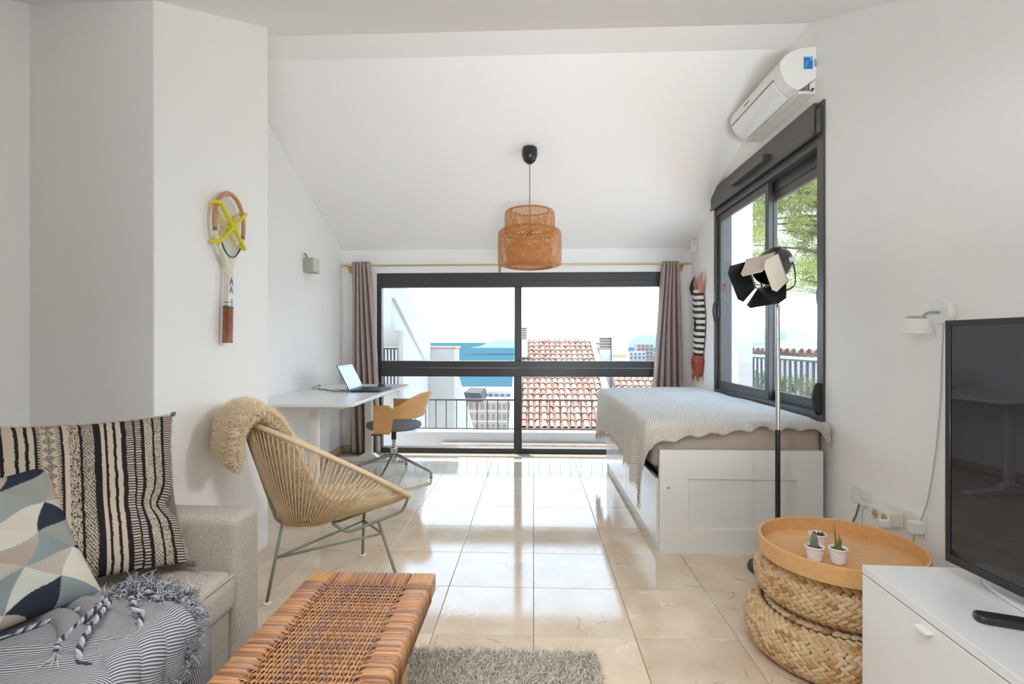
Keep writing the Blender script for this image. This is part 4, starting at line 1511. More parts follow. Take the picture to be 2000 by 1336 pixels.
p.lathe([(0.074, 0.0), (0.078, -0.02), (0.080, -0.07), (0.078, -0.12), (0.066, -0.165), (0.042, -0.192), (0.0, -0.20)], 36, mat=HM)
p.f = p.f[1:] if len(p.f[0]) > 6 else p.f
p.f = [q for q in p.f if len(q) <= 4]
p.build('lamp_head', m_lampdark, lamp, smooth=60, solid=0.003)
p = MB()
hs = 0.079
loop = [hp(-hs, -hs, 0.004), hp(hs, -hs, 0.004), hp(hs, hs, 0.004), hp(-hs, hs, 0.004)]
for i in range(4):
    p.tube([loop[i], loop[(i + 1) % 4]], 0.003, 6)
p.build('mouth_frame', m_black, lamp)
p = MB(); p.lathe([(0.0, -0.11), (0.012, -0.11), (0.028, -0.06), (0.030, -0.04), (0.02, -0.018), (0.0, -0.012)], 20, mat=HM); p.build('bulb', m_white, lamp, smooth=60)
def flap(name, hinge_mid, along, direc, w0, w1, ln, m):
    a = along.normalized(); d = direc.normalized()
    q = [hinge_mid - a * w0, hinge_mid + a * w0, hinge_mid + a * w1 + d * ln * 0.80, hinge_mid + a * w1 * 0.72 + d * ln, hinge_mid - a * w1 * 0.72 + d * ln, hinge_mid - a * w1 + d * ln * 0.80]
    p = MB(); p.add(q, [(0, 1, 2, 3, 4, 5)])
    o = p.build(name, m, lamp, smooth=0, solid=0.0016)
    p = MB(); p.tube([hinge_mid - a * w0, hinge_mid + a * w0], 0.0035, 6)
    p.build('hinge', m_chrome, o)
    return o
flap('barn_door', hp(0, hs + 0.003, 0.006), r3, f3 * 0.88 - u3 * 0.26, 0.074, 0.066, 0.145, m_flap)
flap('barn_door', hp(hs + 0.003, 0, 0.006), u3, f3 * 0.90 - r3 * 0.12, 0.074, 0.082, 0.135, m_flap)
flap('barn_door', hp(-hs - 0.003, 0, 0.006), u3, f3 * 0.9 - r3 * 0.22, 0.074, 0.10, 0.140, m_lampdark)
flap('barn_door', hp(0, -hs - 0.003, 0.006), r3, f3 * 0.93 - u3 * 0.36, 0.074, 0.10, 0.140, m_lampdark)
p = MB()
yk = [hp(0.088, 0, -0.10), hp(0.090, -0.05, -0.09), hp(0.085, -0.125, -0.05), hp(0.0, -0.145, -0.045), hp(-0.085, -0.125, -0.05), hp(-0.090, -0.05, -0.09), hp(-0.088, 0, -0.10)]
p.tube(bend(yk, 0.03), 0.006, 8, flat=0.5)
p.tube(bend([hp(0.0, -0.145, -0.045), LP + Vector((0, 0, 1.365)), LP + Vector((0, 0, 1.34))], 0.012), 0.007, 8)
p.build('yoke', m_chrome, lamp, smooth=60)
for sg in (1, -1):
    p = MB(); p.tube([hp(0.080 * sg, 0, -0.10), hp(0.104 * sg, 0, -0.10)], 0.014, 14); p.build('knob', m_plastic, lamp)

# ------------------------------------------------------------------ two braided poufs, tray, cacti
m_hya = M('braided_water_hyacinth', (1, 1, 1), 0.75, attr=True, bump=0.5, bscale=220, spec=0.3)
C1, C2, C3 = np.array(lin(210, 186, 152)), np.array(lin(176, 134, 90)), np.array(lin(192, 156, 112))
def pouf(name, cx, cy, z0, rad, hgt, label, seed):
    g = random.Random(seed)
    core = MB()
    prof_o = []
    n = 14
    for k in range(n + 1):
        t = -math.pi / 2 + math.pi * k / n
        rr_ = rad - 0.078 + 0.062 * max(0, math.cos(t)) ** 0.8
        prof_o.append((rr_, z0 + hgt / 2 + (hgt / 2 - 0.010) * math.sin(t)))
    core.lathe([(0, prof_o[0][1])] + prof_o + [(0, prof_o[-1][1])], 48, c=(cx, cy, 0))
    o = core.build(name, M('gap_shaded_core', lin(104, 74, 46), 0.9), smooth=60)  # shade of the gaps between braids put into the core colour
    tag(o, label, 'pouf', 'braided poufs under the tray')
    mb = MB()
    rows = []
    nr = 13
    for k in range(nr):
        t = -1.15 + 2.45 * k / (nr - 1)
        rr_ = rad - 0.075 + 0.075 * max(0.0, math.cos(t)) ** 0.75
        rows.append((rr_, z0 + hgt / 2 + (hgt / 2 - 0.006) * math.sin(t), t))
    rows += [(rad - 0.085 - 0.021 * q_, z0 + hgt - 0.004, 1.57) for q_ in range(5)]
    for ri, (rr_, zz, t) in enumerate(rows):
        cnt = int(2 * math.pi * rr_ / 0.027)
        for j in range(cnt):
            a = 2 * math.pi * (j + 0.5 * (ri % 2)) / cnt + g.gauss(0, 0.004)
            nrm = Vector((math.cos(a) * math.cos(t), math.sin(a) * math.cos(t), math.sin(t)))
            tan = Vector((-math.sin(a), math.cos(a), 0))
            up = nrm.cross(tan)
            sl = 0.60 * (1 if ri % 2 else -1) + g.gauss(0, 0.08)
            ax = (tan * math.cos(sl) + up * math.sin(sl))
            bx = nrm.cross(ax)
            c0 = Vector((cx + rr_ * math.cos(a), cy + rr_ * math.sin(a), zz)) - nrm * 0.006
            L_2, W_2, H_2 = 0.0225, 0.0100 * g.uniform(0.9, 1.1), 0.0115
            tt = g.random()
            col = C1 * (1 - tt) + C3 * tt
            if g.random() < 0.15: col = C2 * g.uniform(0.8, 1.2)
            base_i = len(mb.v)
            vs = [c0 - ax * L_2]
            for q_ in (-0.5, 0.5):
                for kk in range(5):
                    b2 = math.pi * kk / 4
                    w_ = math.sqrt(1 - q_ * q_ * 0.8)
                    vs.append(c0 + ax * (q_ * L_2 * 1.2) + bx * (math.cos(b2) * W_2 * w_) + nrm * (math.sin(b2) * H_2 * w_))
            vs.append(c0 + ax * L_2)
            fs = []
            for kk in range(4):
                fs += [(0, 1 + kk + 1, 1 + kk), (1 + kk, 2 + kk, 7 + kk, 6 + kk), (11, 6 + kk, 7 + kk)]
            mb.add(vs, fs, [tuple(col)] * len(vs))
    tag(mb.build('braid', m_hya, o, smooth=180, fix=False), kind='stuff')
    return o
PX, PY = 1.150, 2.000
pouf('pouf', PX - 0.028, PY - 0.010, 0.002, 0.305, 0.18, 'round braided pouf standing on the tiles, lower of the two', 1)
pouf('pouf', PX + 0.005, PY + 0.010, 0.184, 0.292, 0.18, 'round braided pouf stacked on the other, directly under the wooden tray', 2)
m_tray = M('bent_oak_tray', lin(214, 166, 112), 0.4, vary=0.5, vscale=5, col2=lin(190, 138, 84), stretch=(3, 14, 14))
TZ0 = 0.366
TC = Vector((1.122, 1.955, TZ0))
tray = MB()
tray.lathe([(0.0, 0.0), (0.262, 0.0), (0.268, 0.003), (0.268, 0.062), (0.266, 0.064), (0.261, 0.064), (0.259, 0.062), (0.259, 0.012), (0.255, 0.009), (0.0, 0.009)], 72, c=TC)
tag(tray.build('round_tray', m_tray, smooth=40), 'round oak tray with a raised rim lying on the stacked poufs', 'tray')
m_pot = M('white_glazed_pot', (0.82, 0.79, 0.77), 0.3)
m_soil = M('dark_soil', (0.035, 0.02, 0.014), 1.0, bump=1.0, bscale=400)
m_cactus = M('grey_green_cactus', lin(118, 128, 98), 0.8, vary=0.5, vscale=60, col2=lin(92, 104, 72))
m_aloe = M('olive_green_succulent', lin(104, 112, 58), 0.6, vary=0.6, vscale=40, col2=lin(150, 140, 78))
def pot(x, y, label, name='potted_cactus'):
    z = TZ0 + 0.0095
    t = thing(name, label, 'potted plant', (x, y, z))
    p = MB()
    prof = [(0.0, 0.0), (0.0205, 0.0), (0.022, 0.002)]
    for k in range(5):
        b0 = 0.006 + k * 0.0078
        r0 = 0.0222 + k * 0.00135
        prof += [(r0 + 0.0003, b0), (r0 + 0.0016, b0 + 0.002), (r0 + 0.0018, b0 + 0.0048), (r0 + 0.0008, b0 + 0.0066)]
    prof += [(0.0305, 0.046), (0.0318, 0.049), (0.0318, 0.055), (0.030, 0.0565), (0.028, 0.055), (0.027, 0.046), (0.0, 0.046)]
    p.lathe(prof, 36, c=(x, y, z))
    p.build('pot', m_pot, t, smooth=50)
    p = MB(); p.lathe([(0.0, 0.0475), (0.015, 0.048), (0.0275, 0.0465)], 24, c=(x, y, z)); p.build('soil', m_soil, t, smooth=60)
    return t, z
t, z = pot(1.006, 1.900, 'small white ribbed pot with a stubby round-topped cactus on the tray')
p = MB()
prof = [(0.0095, 0.045), (0.0118, 0.058), (0.0122, 0.075), (0.011, 0.088), (0.007, 0.096), (0.0, 0.0985)]
NS = 40
vs = []
for (r_, zz) in prof:
    for j in range(NS):
        a = 2 * math.pi * j / NS
        q = r_ * (1 + 0.10 * math.cos(a * 10))
        vs.append((1.003 + q * math.cos(a), 1.90 + q * math.sin(a), z + zz))
p.add(vs, [(i * NS + j, i * NS + (j + 1) % NS, (i + 1) * NS + (j + 1) % NS, (i + 1) * NS + j) for i in range(len(prof) - 1) for j in range(NS)])
cac = p.build('cactus', m_cactus, t, smooth=60)
P_, D_ = [], []
for i in range(500):
    a = 2 * math.pi * (rnd.randrange(10) / 10) + rnd.gauss(0, 0.05); k = rnd.uniform(0.2, 1)
    zz = 0.045 + 0.053 * k; r_ = float(np.interp(zz, [q[1] for q in prof], [q[0] for q in prof]))
    P_.append((1.003 + r_ * 1.08 * math.cos(a), 1.90 + r_ * 1.08 * math.sin(a), z + zz)); D_.append((math.cos(a) + rnd.gauss(0, .4), math.sin(a) + rnd.gauss(0, .4), rnd.gauss(0.3, .4)))
D_ = np.array(D_); D_ /= np.linalg.norm(D_, axis=1, keepdims=True)
tag(ribbons(np.array(P_), D_, rng.uniform(0.002, 0.005, 500), 0.00025, 0.1, 2, seed=4).build('spines', m_plastic, cac), kind='stuff')
t, z = pot(1.080, 1.886, 'small white ribbed pot with a tall spiky succulent on the tray', 'potted_succulent')
for (dx, dy, l, w, lx, ly) in ((0.0, 0.0, 0.058, 0.0085, 0.004, 0.0), (0.006, 0.004, 0.044, 0.0075, 0.010, 0.003), (-0.005, 0.002, 0.10, 0.0055, -0.008, 0.0), (-0.008, -0.005, 0.026, 0.0065, -0.016, -0.008)):
    p = MB()
    b0 = Vector((1.080 + dx, 1.886 + dy, z + 0.045))
    pts = [b0, b0 + Vector((lx * 0.3, ly * 0.3, l * 0.33)), b0 + Vector((lx * 0.7, ly * 0.7, l * 0.66)), b0 + Vector((lx, ly, l))]
    p.tube(pts, [w, w * 0.9, w * 0.55, w * 0.08], 7, flat=0.55)
    p.build('leaf', m_aloe, t, smooth=60)
t, z = pot(1.082, 2.022, 'small white ribbed pot with a low dark succulent behind the two other pots')
p = MB()
for k in range(9):
    a = k * 2.4; r_ = 0.004 + 0.0016 * k
    b0 = Vector((1.082 + r_ * math.cos(a), 2.022 + r_ * math.sin(a), z + 0.046))
    p.tube([b0, b0 + Vector((math.cos(a) * 0.004, math.sin(a) * 0.004, 0.008)), b0 + Vector((math.cos(a) * 0.009, math.sin(a) * 0.009, 0.012))], [0.004, 0.0045, 0.001], 6)
p.build('rosette', M('dark_green_succulent', lin(66, 74, 50), 0.7), t, smooth=60)

# ------------------------------------------------------------------ television bench, television, remote
TB = Vector((1.003, 1.628, 0))
ang = math.atan2(-0.56, -0.022)     # direction of the front edge towards the camera
rzb = ang + math.pi / 2
tvb = thing('tv_bench', 'glossy white low cabinet under the television', 'cabinet', TB, rz=rzb)
# local frame: -y runs towards the camera, +x to the wall
LEN, DEP, HT = 1.20, 0.40, 0.48
def lb(name, x0, x1, y0, y1, z0, z1, par=None, m=None, bev=0.0012):
    p = MB(); p.box(x0, x1, y0, y1, z0, z1)
    return p.build(name, m or m_white, par or tvb, bevel=bev, local=True)
lb('top', 0, DEP, -LEN, 0, HT - 0.024, HT)
lb('end_panel', 0.021, DEP, -0.018, 0, 0.05, HT - 0.0245)
lb('end_panel', 0.021, DEP, -LEN, -LEN + 0.018, 0.05, HT - 0.0245)
lb('bottom', 0.021, DEP, -LEN + 0.0185, -0.0185, 0.05, 0.068)
lb('back_panel', DEP - 0.012, DEP, -LEN + 0.0185, -0.0185, 0.069, HT - 0.025)
for (a, b_) in ((-0.598, 0.0), (-LEN, -0.602)):
    d = lb('drawer', 0.001, 0.019, a, b_, 0.05, HT - 0.029)
    ym = (a + b_) / 2 + 0.02
    p = MB(); p.box(-0.022, 0.0, ym - 0.022, ym + 0.022, HT - 0.048, HT - 0.042)
    p.build('handle', m_white, d, bevel=0.001, local=True)
for x in (0.05, DEP - 0.05):
    for y in (-0.06, -LEN + 0.06):
        p = MB(); p.lathe([(0.018, 0.0), (0.02, 0.05)], 14, c=(x, y, 0)); p.build('leg', m_alu, tvb, local=True)

TVC = Vector((1.207, 1.567, 0.4805))
tva = math.atan2(-0.21, 0.016)
tv = thing('television', 'large flat black television on a white curved foot on the cabinet', 'television', TVC, rz=tva + math.pi / 2)
m_tvb = M('dark_plum_bezel', (0.022, 0.018, 0.021), 0.3)
m_tvs = M('television_glass', (0.012, 0.010, 0.014), 0.02, spec=0.9)
TVW, TZB, TZT = 1.10, 0.042, 0.742
p = MB()
p.box(-0.0, 0.045, -TVW, 0, TZB, TZT)
body = p.build('casing', m_tvb, tv, bevel=0.004, local=True)
p = MB()
bz = 0.016
for (a, b_, c, d_) in ((-TVW, 0, TZB, TZB + bz + 0.006), (-TVW, 0, TZT - bz, TZT), (-TVW, -TVW + bz, TZB + bz + 0.006, TZT - bz), (-bz, 0, TZB + bz + 0.006, TZT - bz)):
    p.box(-0.006, -0.0002, a, b_, c, d_)
p.build('bezel', m_tvb, tv, bevel=0.0015, local=True)
p = MB(); p.box(-0.0025, -0.0003, -TVW + bz, -bz, TZB + bz + 0.0062, TZT - bz); p.build('screen', m_tvs, tv, local=True, smooth=0)
p = MB(); p.lathe([(0.0, 0.0), (0.97, 0.0), (1.0, 0.2), (1.0, 0.7), (0.96, 1.0), (0.0, 1.0)], 64)
p.v = [(0.085 + x * 0.105, -TVW / 2 + 0.02 + y * 0.50, 0.0005 + z * 0.014) for x, y, z in p.v]
p.build('foot', m_white, tv, local=True, smooth=40)
p = MB(); p.box(0.05, 0.075, -TVW / 2 - 0.08, -TVW / 2 + 0.08, 0.0145, 0.20); p.build('neck', m_white, tv, bevel=0.004, local=True)
rm = MB()
rm.prism(rrect(-0.072, 0.072, -0.022, 0.022, 0.018, 5), 'Z', 0, 0.017)
rmm = Matrix.Translation((1.145, 1.292, 0.481)) @ Matrix.Rotation(R(-20), 4, 'Z')
rm.v = [tuple(rmm @ Vector(q)) for q in rm.v]
tag(rm.build('remote_control', m_blackplastic, bevel=0.005, smooth=30, fix=True), 'black remote control lying on the glossy white cabinet', 'remote control')

# ------------------------------------------------------------------ curtains and rod
m_curt = M('mauve_grey_curtain', lin(176, 158, 153), 0.9, vary=0.35, vscale=70, col2=lin(156, 136, 133), stretch=(1, 1, 0.15), bump=0.2, bscale=300)
m_curt_b = m_curt.node_tree.nodes['Principled BSDF']
YRD = YB - 0.085
rod = thing('curtain_rod', 'thin brass curtain rod with finials above the wide window', 'curtain rod', (-0.2, YRD, 1.955))
p = MB(); p.tube([(-1.945, YRD, 1.952), (1.545, YRD, 1.952)], 0.0085, 12); p.build('rod', m_brass, rod, smooth=60)
for sx, x in ((-1, -1.945), (1, 1.545)):
    p = MB()
    p.lathe([(0.0, 0.0), (0.012, 0.002), (0.014, 0.010), (0.007, 0.018), (0.012, 0.028), (0.014, 0.036), (0.010, 0.046), (0.0, 0.050)], 14, mat=Matrix.Rotation(R(90 * sx), 4, 'Y'), c=(x, YRD, 1.952))
    p.build('finial', m_brass, rod, smooth=60)
for x in (-1.925, 1.512, -0.35):
    p = MB()
    p.box(x - 0.008, x + 0.008, YRD - 0.006, YB - 0.004, 1.937, 1.943)
    p.box(x - 0.014, x + 0.014, YB - 0.005, YB - 0.0002, 1.885, 1.965)
    p.tube(bend([(x, YB - 0.006, 1.895), (x, YRD + 0.02, 1.915), (x, YRD, 1.937)], 0.03), 0.005, 6)
    p.build('bracket', m_brass, rod, bevel=0.001)
def curtain(name, x_top, x_bot, zt, zb, nf, ph, label, inner):
    rs = random.Random(ph)
    def f(u, v):
        z = zt + (zb - zt) * v
        k = v ** 0.8
        xa = x_top[0] + (x_bot[0] - x_top[0]) * k
        xb = x_top[1] + (x_bot[1] - x_top[1]) * k
        w = 2 * math.pi * nf * u + ph + 0.25 * math.sin(v * 3 + ph)
        amp = 0.030 + 0.012 * v
        y = YRD + 0.030 * (0) + amp * math.sin(w) + 0.010 * v * math.sin(2.3 * w + 3 * v)
        x = xa + (xb - xa) * u + 0.006 * math.cos(w) + 0.008 * math.sin(v * 5 + u * 6)
        return Vector((x, y, z))
    mb = MB(); mb.grid(f, 140, 40)
    o = mb.build(name, m_curt, smooth=180, solid=0.002)
    tag(o, label, 'curtain', 'curtains of the wide window')
    for k in range(nf * 2):
        u = (k * math.pi - ph) / (2 * math.pi * nf)
        if not 0.02 < u < 0.98: continue
        q = f(u, 0.02)
        p = MB()
        p.tube([q + Vector((0, 0.018 * math.sin(a) * 0.3, 0.0)) + Vector((0.018 * math.cos(a) * 0.35, 0.012 * math.sin(a), 0.018 * math.sin(a))) for a in [2 * math.pi * j / 16 for j in range(16)]], 0.003, 6, closed=True)
        p.v = [(x, y, z - 0.0) for x, y, z in p.v]
        p.build('eyelet', m_brass, o, smooth=180)
    return o
curtain('curtain', (-1.895, -1.700), (-1.900, -1.585), 1.990, 0.012, 5, 0.4, 'mauve-grey curtain gathered at the left of the wide window behind the desk', 1)
curtain('curtain', (1.305, 1.480), (1.170, 1.515), 1.975, 0.012, 5, 1.2, 'mauve-grey curtain gathered at the right of the wide window behind the bed', -1)

# ------------------------------------------------------------------ woven pendant
m_bamboo = M('bamboo_strips', lin(212, 154, 92), 0.55, vary=0.5, vscale=40, col2=lin(184, 120, 64), spec=0.4)
_n = m_bamboo.node_tree
_pb = _n.nodes['Principled BSDF']
_mo = [n for n in _n.nodes if n.type == 'OUTPUT_MATERIAL'][0]
_tl = _n.nodes.new('ShaderNodeBsdfTranslucent'); _tl.inputs[0].default_value = (*lin(226, 150, 80), 1)
_mx = _n.nodes.new('ShaderNodeMixShader'); _mx.inputs[0].default_value = 0.35
_n.links.new(_pb.outputs[0], _mx.inputs[1]); _n.links.new(_tl.outputs[0], _mx.inputs[2]); _n.links.new(_mx.outputs[0], _mo.inputs[0])
PDX, PDY = -0.030, 4.13
PCZ = zc(PDY)
pend = thing('pendant_lamp', 'two-tier woven bamboo pendant lamp with black canopy hanging from the sloped ceiling', 'pendant lamp', (PDX, PDY, 1.755))
p = MB()
p.lathe([(0.0, 2.575), (0.020, 2.578), (0.045, 2.600), (0.059, 2.635), (0.062, 2.665), (0.060, 2.695), (0.056, 2.705), (0.0, 2.706)], 32, c=(PDX, PDY, 0))
p.build('canopy', m_lampdark, pend, smooth=50)
p = MB(); p.tube([(PDX, PDY, 2.58), (PDX, PDY, 2.06)], 0.0032, 8); p.build('cord', M('grey_cord', (0.10, 0.10, 0.10), 0.7), pend)
p = MB(); p.lathe([(0.0, 2.07), (0.010, 2.07), (0.020, 2.055), (0.021, 2.0), (0.0, 2.0)], 20, c=(PDX, PDY, 0)); p.build('bulb_socket', m_lampdark, pend, smooth=40)
p = MB(); p.lathe([(0.0, 1.925), (0.022, 1.932), (0.031, 1.95), (0.030, 1.968), (0.014, 1.99), (0.013, 2.0), (0.0, 2.0)], 20, c=(PDX, PDY, 0)); p.build('bulb', m_white, pend, smooth=60)
def weave(name, prof, nst, twist, w, bands, steps=34):
    """two opposite families of strips that spiral over a profile of (radius, z)"""
    P = spline([(r_, 0, z_) for r_, z_ in prof], 6)
    ln = [0]
    for i in range(1, len(P)): ln.append(ln[-1] + (P[i] - P[i - 1]).length)
    rs_, zs_ = [q.x for q in P], [q.z for q in P]
    tot = ln[-1]
    mb = MB()
    def at(t):
        l = t * tot
        return float(np.interp(l, ln, rs_)), float(np.interp(l, ln, zs_))
    for fam in (1, -1):
        for k in range(nst):
            a0 = 2 * math.pi * k / nst
            vs = []
            wk = w * rnd.uniform(0.75, 1.15)
            for i in range(steps + 1):
                t = i / steps
                r_, z_ = at(t)
                r2, z2 = at(min(t + 0.01, 1)) if t < 1 else (r_, z_)
                a = a0 + fam * twist * t
                rad = Vector((math.cos(a), math.sin(a), 0)); tan = Vector((-math.sin(a), math.cos(a), 0))
                dn = Vector(((rs_[-1] - rs_[0]) * 0, 0, 1))
                sl = Vector((rad.x * (r2 - r_), rad.y * (r2 - r_), z2 - z_))
                sl = sl.normalized() if sl.length > 1e-7 else Vector((0, 0, -1))
                d = (sl + tan * fam * twist * r_ / tot).normalized()
                nrm = sl.cross(tan).normalized()
                sd = d.cross(nrm)
                lift = 0.0010 * fam * (1 if (i + k) % 2 else -1)
                c = Vector((PDX + r_ * rad.x, PDY + r_ * rad.y, z_)) + nrm * lift
                vs += [c - sd * wk, c + sd * wk]
            mb.add(vs, [(2 * i, 2 * i + 1, 2 * i + 3, 2 * i + 2) for i in range(steps)])
    for t in bands:
        r_, z_ = at(t)
        mb.tube([(PDX + r_ * math.cos(a), PDY + r_ * math.sin(a), z_) for a in [2 * math.pi * j / 64 for j in range(64)]], 0.0045, 6, closed=True, flat=1.3)
    o = mb.build(name, m_bamboo, pend, smooth=180)
    tag(o, kind='stuff')
    return o
weave('upper_shade', [(0.150, 2.206), (0.176, 2.205), (0.192, 2.192), (0.198, 2.165), (0.199, 2.10), (0.198, 2.035), (0.190, 2.01)], 48, 1.25, 0.0033, (0.0, 1.0))
weave('lower_shade', [(0.186, 2.055), (0.215, 2.053), (0.240, 2.040), (0.250, 2.010), (0.252, 1.93), (0.252, 1.84), (0.250, 1.785), (0.238, 1.768), (0.205, 1.760), (0.178, 1.758)], 58, 1.75, 0.0035, (0.0, 1.0), 44)
weave('inner_shade', [(0.12, 1.955), (0.155, 1.945), (0.175, 1.92), (0.180, 1.85), (0.178, 1.765)], 44, 1.1, 0.0038, (0.0, 1.0), 26)
p = MB()
for k in range(3):
    a = 2 * math.pi * k / 3
    p.tube([(PDX, PDY, 2.045), (PDX + 0.192 * math.cos(a), PDY + 0.192 * math.sin(a), 2.045)], 0.0022, 6)
p.build('spider', m_black, pend)

# ------------------------------------------------------------------ air conditioner
ac = thing('air_conditioner', 'white wall-mounted air conditioner above the side window', 'air conditioner', (XR, 3.45, 2.6))
AY0_, AY1_ = 3.035, 3.785
prof = [(XR - 0.001, 2.850), (XR - 0.05, 2.850), (XR - 0.10, 2.842), (XR - 0.15, 2.822), (XR - 0.185, 2.795), (XR - 0.205, 2.765), (XR - 0.208, 2.735), (XR - 0.198, 2.695), (XR - 0.180, 2.660), (XR - 0.155, 2.630), (XR - 0.120, 2.610), (XR - 0.100, 2.604)]
prof_b = prof + [(XR - 0.030, 2.650), (XR - 0.001, 2.672)]
p = MB(); p.prism(prof_b, 'Y', AY0_, AY1_)
acb = p.build('casing', m_plastic, ac, bevel=0.003, fix=True)
p = MB(); p.box(XR - 0.100, XR - 0.001, AY0_ + 0.012, AY1_ - 0.012, 2.586, 2.604); p.build('underside', M('off_white_plastic', (0.74, 0.71, 0.64), 0.45), acb, bevel=0.003)
p = MB(); p.prism([(XR - 0.030, 2.648), (XR - 0.001, 2.670), (XR - 0.001, 2.605), (XR - 0.030, 2.605)], 'Y', AY0_ + 0.02, AY1_ - 0.02); p.build('back_plate', m_plastic, acb, fix=True)
# air flap below the front
p = MB()
p.prism([(XR - 0.206, 2.700), (XR - 0.1995, 2.690), (XR - 0.168, 2.638), (XR - 0.120, 2.603), (XR - 0.118, 2.598), (XR - 0.172, 2.632), (XR - 0.206, 2.688)], 'Y', AY0_ + 0.095, AY1_ - 0.030)
p.build('air_flap', m_white, acb, bevel=0.0015, fix=True)
p = MB(); p.box(XR - 0.2068, XR - 0.203, AY0_ + 0.09, AY1_ - 0.025, 2.7005, 2.7045); p.build('flap_gap', m_rubber, acb)
p = MB(); p.box(XR - 0.2092, XR - 0.2060, 3.46, 3.545, 2.737, 2.748); p.build('badge', M('grey_badge', (0.25, 0.25, 0.26), 0.4), acb, smooth=0)
m_lab = M('blue_energy_label', lin(20, 120, 196), 0.5)
p = MB(); p.box(XR - 0.075, XR - 0.025, AY0_ - 0.0012, AY0_ - 0.0002, 2.722, 2.792)
lab = p.build('energy_label', m_lab, acb, smooth=0)
tag(lab, 'blue label on the end of the casing')
p = MB()
p.box(XR - 0.075, XR - 0.025, AY0_ - 0.0022, AY0_ - 0.0014, 2.786, 2.792)
p.box(XR - 0.040, XR - 0.025, AY0_ - 0.0022, AY0_ - 0.0014, 2.772, 2.784)
for k in range(5):
    p.box(XR - 0.070, XR - 0.070 + 0.010 + 0.004 * k, AY0_ - 0.0022, AY0_ - 0.0014, 2.728 + 0.009 * k, 2.732 + 0.009 * k)
p.build('label_print', M('pale_blue_print', lin(110, 178, 224), 0.5), lab, smooth=0)
p = MB()
for k in range(6):
    p.box(XR - 0.017, XR - 0.004, AY0_ - 0.0012, AY0_ - 0.0002, 2.735 + 0.006 * k, 2.7385 + 0.006 * k)
p.box(XR - 0.016, XR - 0.008, AY0_ - 0.0012, AY0_ - 0.0002, 2.772, 2.778)
p.build('barcode', M('barcode_grey', (0.20, 0.15, 0.14), 0.6), acb, smooth=0)
p = MB(); p.tube(spline([(XR - 0.004, AY0_ + 0.008, 2.672), (XR - 0.030, AY0_ + 0.006, 2.648), (XR - 0.043, AY0_ + 0.006, 2.632), (XR - 0.042, AY0_ + 0.006, 2.605), (XR - 0.020, AY0_ + 0.008, 2.598)], 6), 0.0016, 6)
p.tube([(XR - 0.018, AY0_ + 0.008, 2.612), (XR - 0.018, AY0_ + 0.018, 2.612)], 0.006, 10)
p.build('drain_pipe', m_black, ac)

# ------------------------------------------------------------------ sensors and wall lights
p = MB(); p.prism(rrect(XR - 0.058, XR - 0.001, 5.20, 5.245, 0.008, 4), 'Z', 2.055, 2.165)
al = p.build('motion_sensor', m_plastic, bevel=0.003, smooth=30, fix=True)
tag(al, 'small white motion sensor high on the right wall near the corner', 'sensor')
p = MB(); p.lathe([(0, 0), (0.006, 0), (0.006, 0.002), (0, 0.002)], 10, mat=Matrix.Rotation(R(90), 4, 'X'), c=(XR - 0.032, 5.1995, 2.135)); p.build('sensor_eye', m_black, al)

m_galv = M('brushed_galvanised', lin(172, 172, 162), 0.45, metal=0.3)
p = MB(); p.box(XL + 0.0005, XL + 0.085, 4.47, 4.615, 1.775, 1.90)
wl = p.build('wall_box', m_galv, bevel=0.003)
tag(wl, 'small grey metal box lamp on the white wall above the desk', 'wall lamp')
p = MB(); p.box(XL + 0.0855, XL + 0.088, 4.478, 4.607, 1.783, 1.893); p.build('front_cover', M('satin_glass', lin(206, 206, 196), 0.3), wl)
p = MB(); p.tube(spline([(XL + 0.02, 4.50, 1.90), (XL + 0.02, 4.49, 1.925), (XL + 0.005, 4.48, 1.94)], 6), 0.004, 6); p.build('cable_stub', m_black, wl)

wlp = thing('wall_lamp', 'white swivel wall lamp with tapered shade beside the television', 'wall lamp', (XR, 2.105, 1.28))
p = MB(); p.lathe([(0.0, 0.0005), (0.0505, 0.0005), (0.0525, 0.003), (0.0525, 0.026), (0.050, 0.029), (0.0, 0.029)], 40, mat=Matrix.Translation((XR, 2.105, 1.282)) @ Matrix.Rotation(R(-90), 4, 'Y'))
p.build('wall_plate', m_plastic, wlp, smooth=40)
p = MB(); p.tube(bend([(XR - 0.029, 2.105, 1.277), (XR - 0.070, 2.105, 1.277), (XR - 0.100, 2.115, 1.247)], 0.015), 0.0058, 10); p.build('arm', m_galv, wlp, smooth=60)
sm = Matrix.Translation((XR - 0.106, 2.122, 1.195)) @ Matrix.Rotation(R(4), 4, 'X')
p = MB(); p.lathe([(0.052, 0.0), (0.053, 0.001), (0.042, 0.056), (0.040, 0.058), (0.015, 0.058), (0.0, 0.058)], 36, mat=sm); p.f = [q for q in p.f if len(q) <= 4]; p.build('shade', m_plastic, wlp, smooth=40, solid=0.0015)
p = MB(); p.lathe([(0.0, 0.059), (0.034, 0.059), (0.034, 0.064), (0.010, 0.068), (0.0, 0.068)], 24, mat=sm); p.build('shade_cap', m_galv, wlp, smooth=40)
p = MB(); p.lathe([(0.0, 0.015), (0.018, 0.020), (0.022, 0.035), (0.012, 0.056), (0.0, 0.056)], 16, mat=sm); p.build('bulb', m_white, wlp, smooth=60)
m_cable = M('white_cable', (0.55, 0.53, 0.51), 0.6)
p = MB(); p.tube(spline([(XR - 0.012, 2.105, 1.232), (XR - 0.006, 2.12, 1.10), (XR - 0.006, 2.13, 0.90), (XR - 0.006, 2.155, 0.70), (XR - 0.008, 2.19, 0.52), (XR - 0.018, 2.213, 0.425)], 8), 0.0028, 8); p.build('cord', m_cable, wlp, smooth=180)

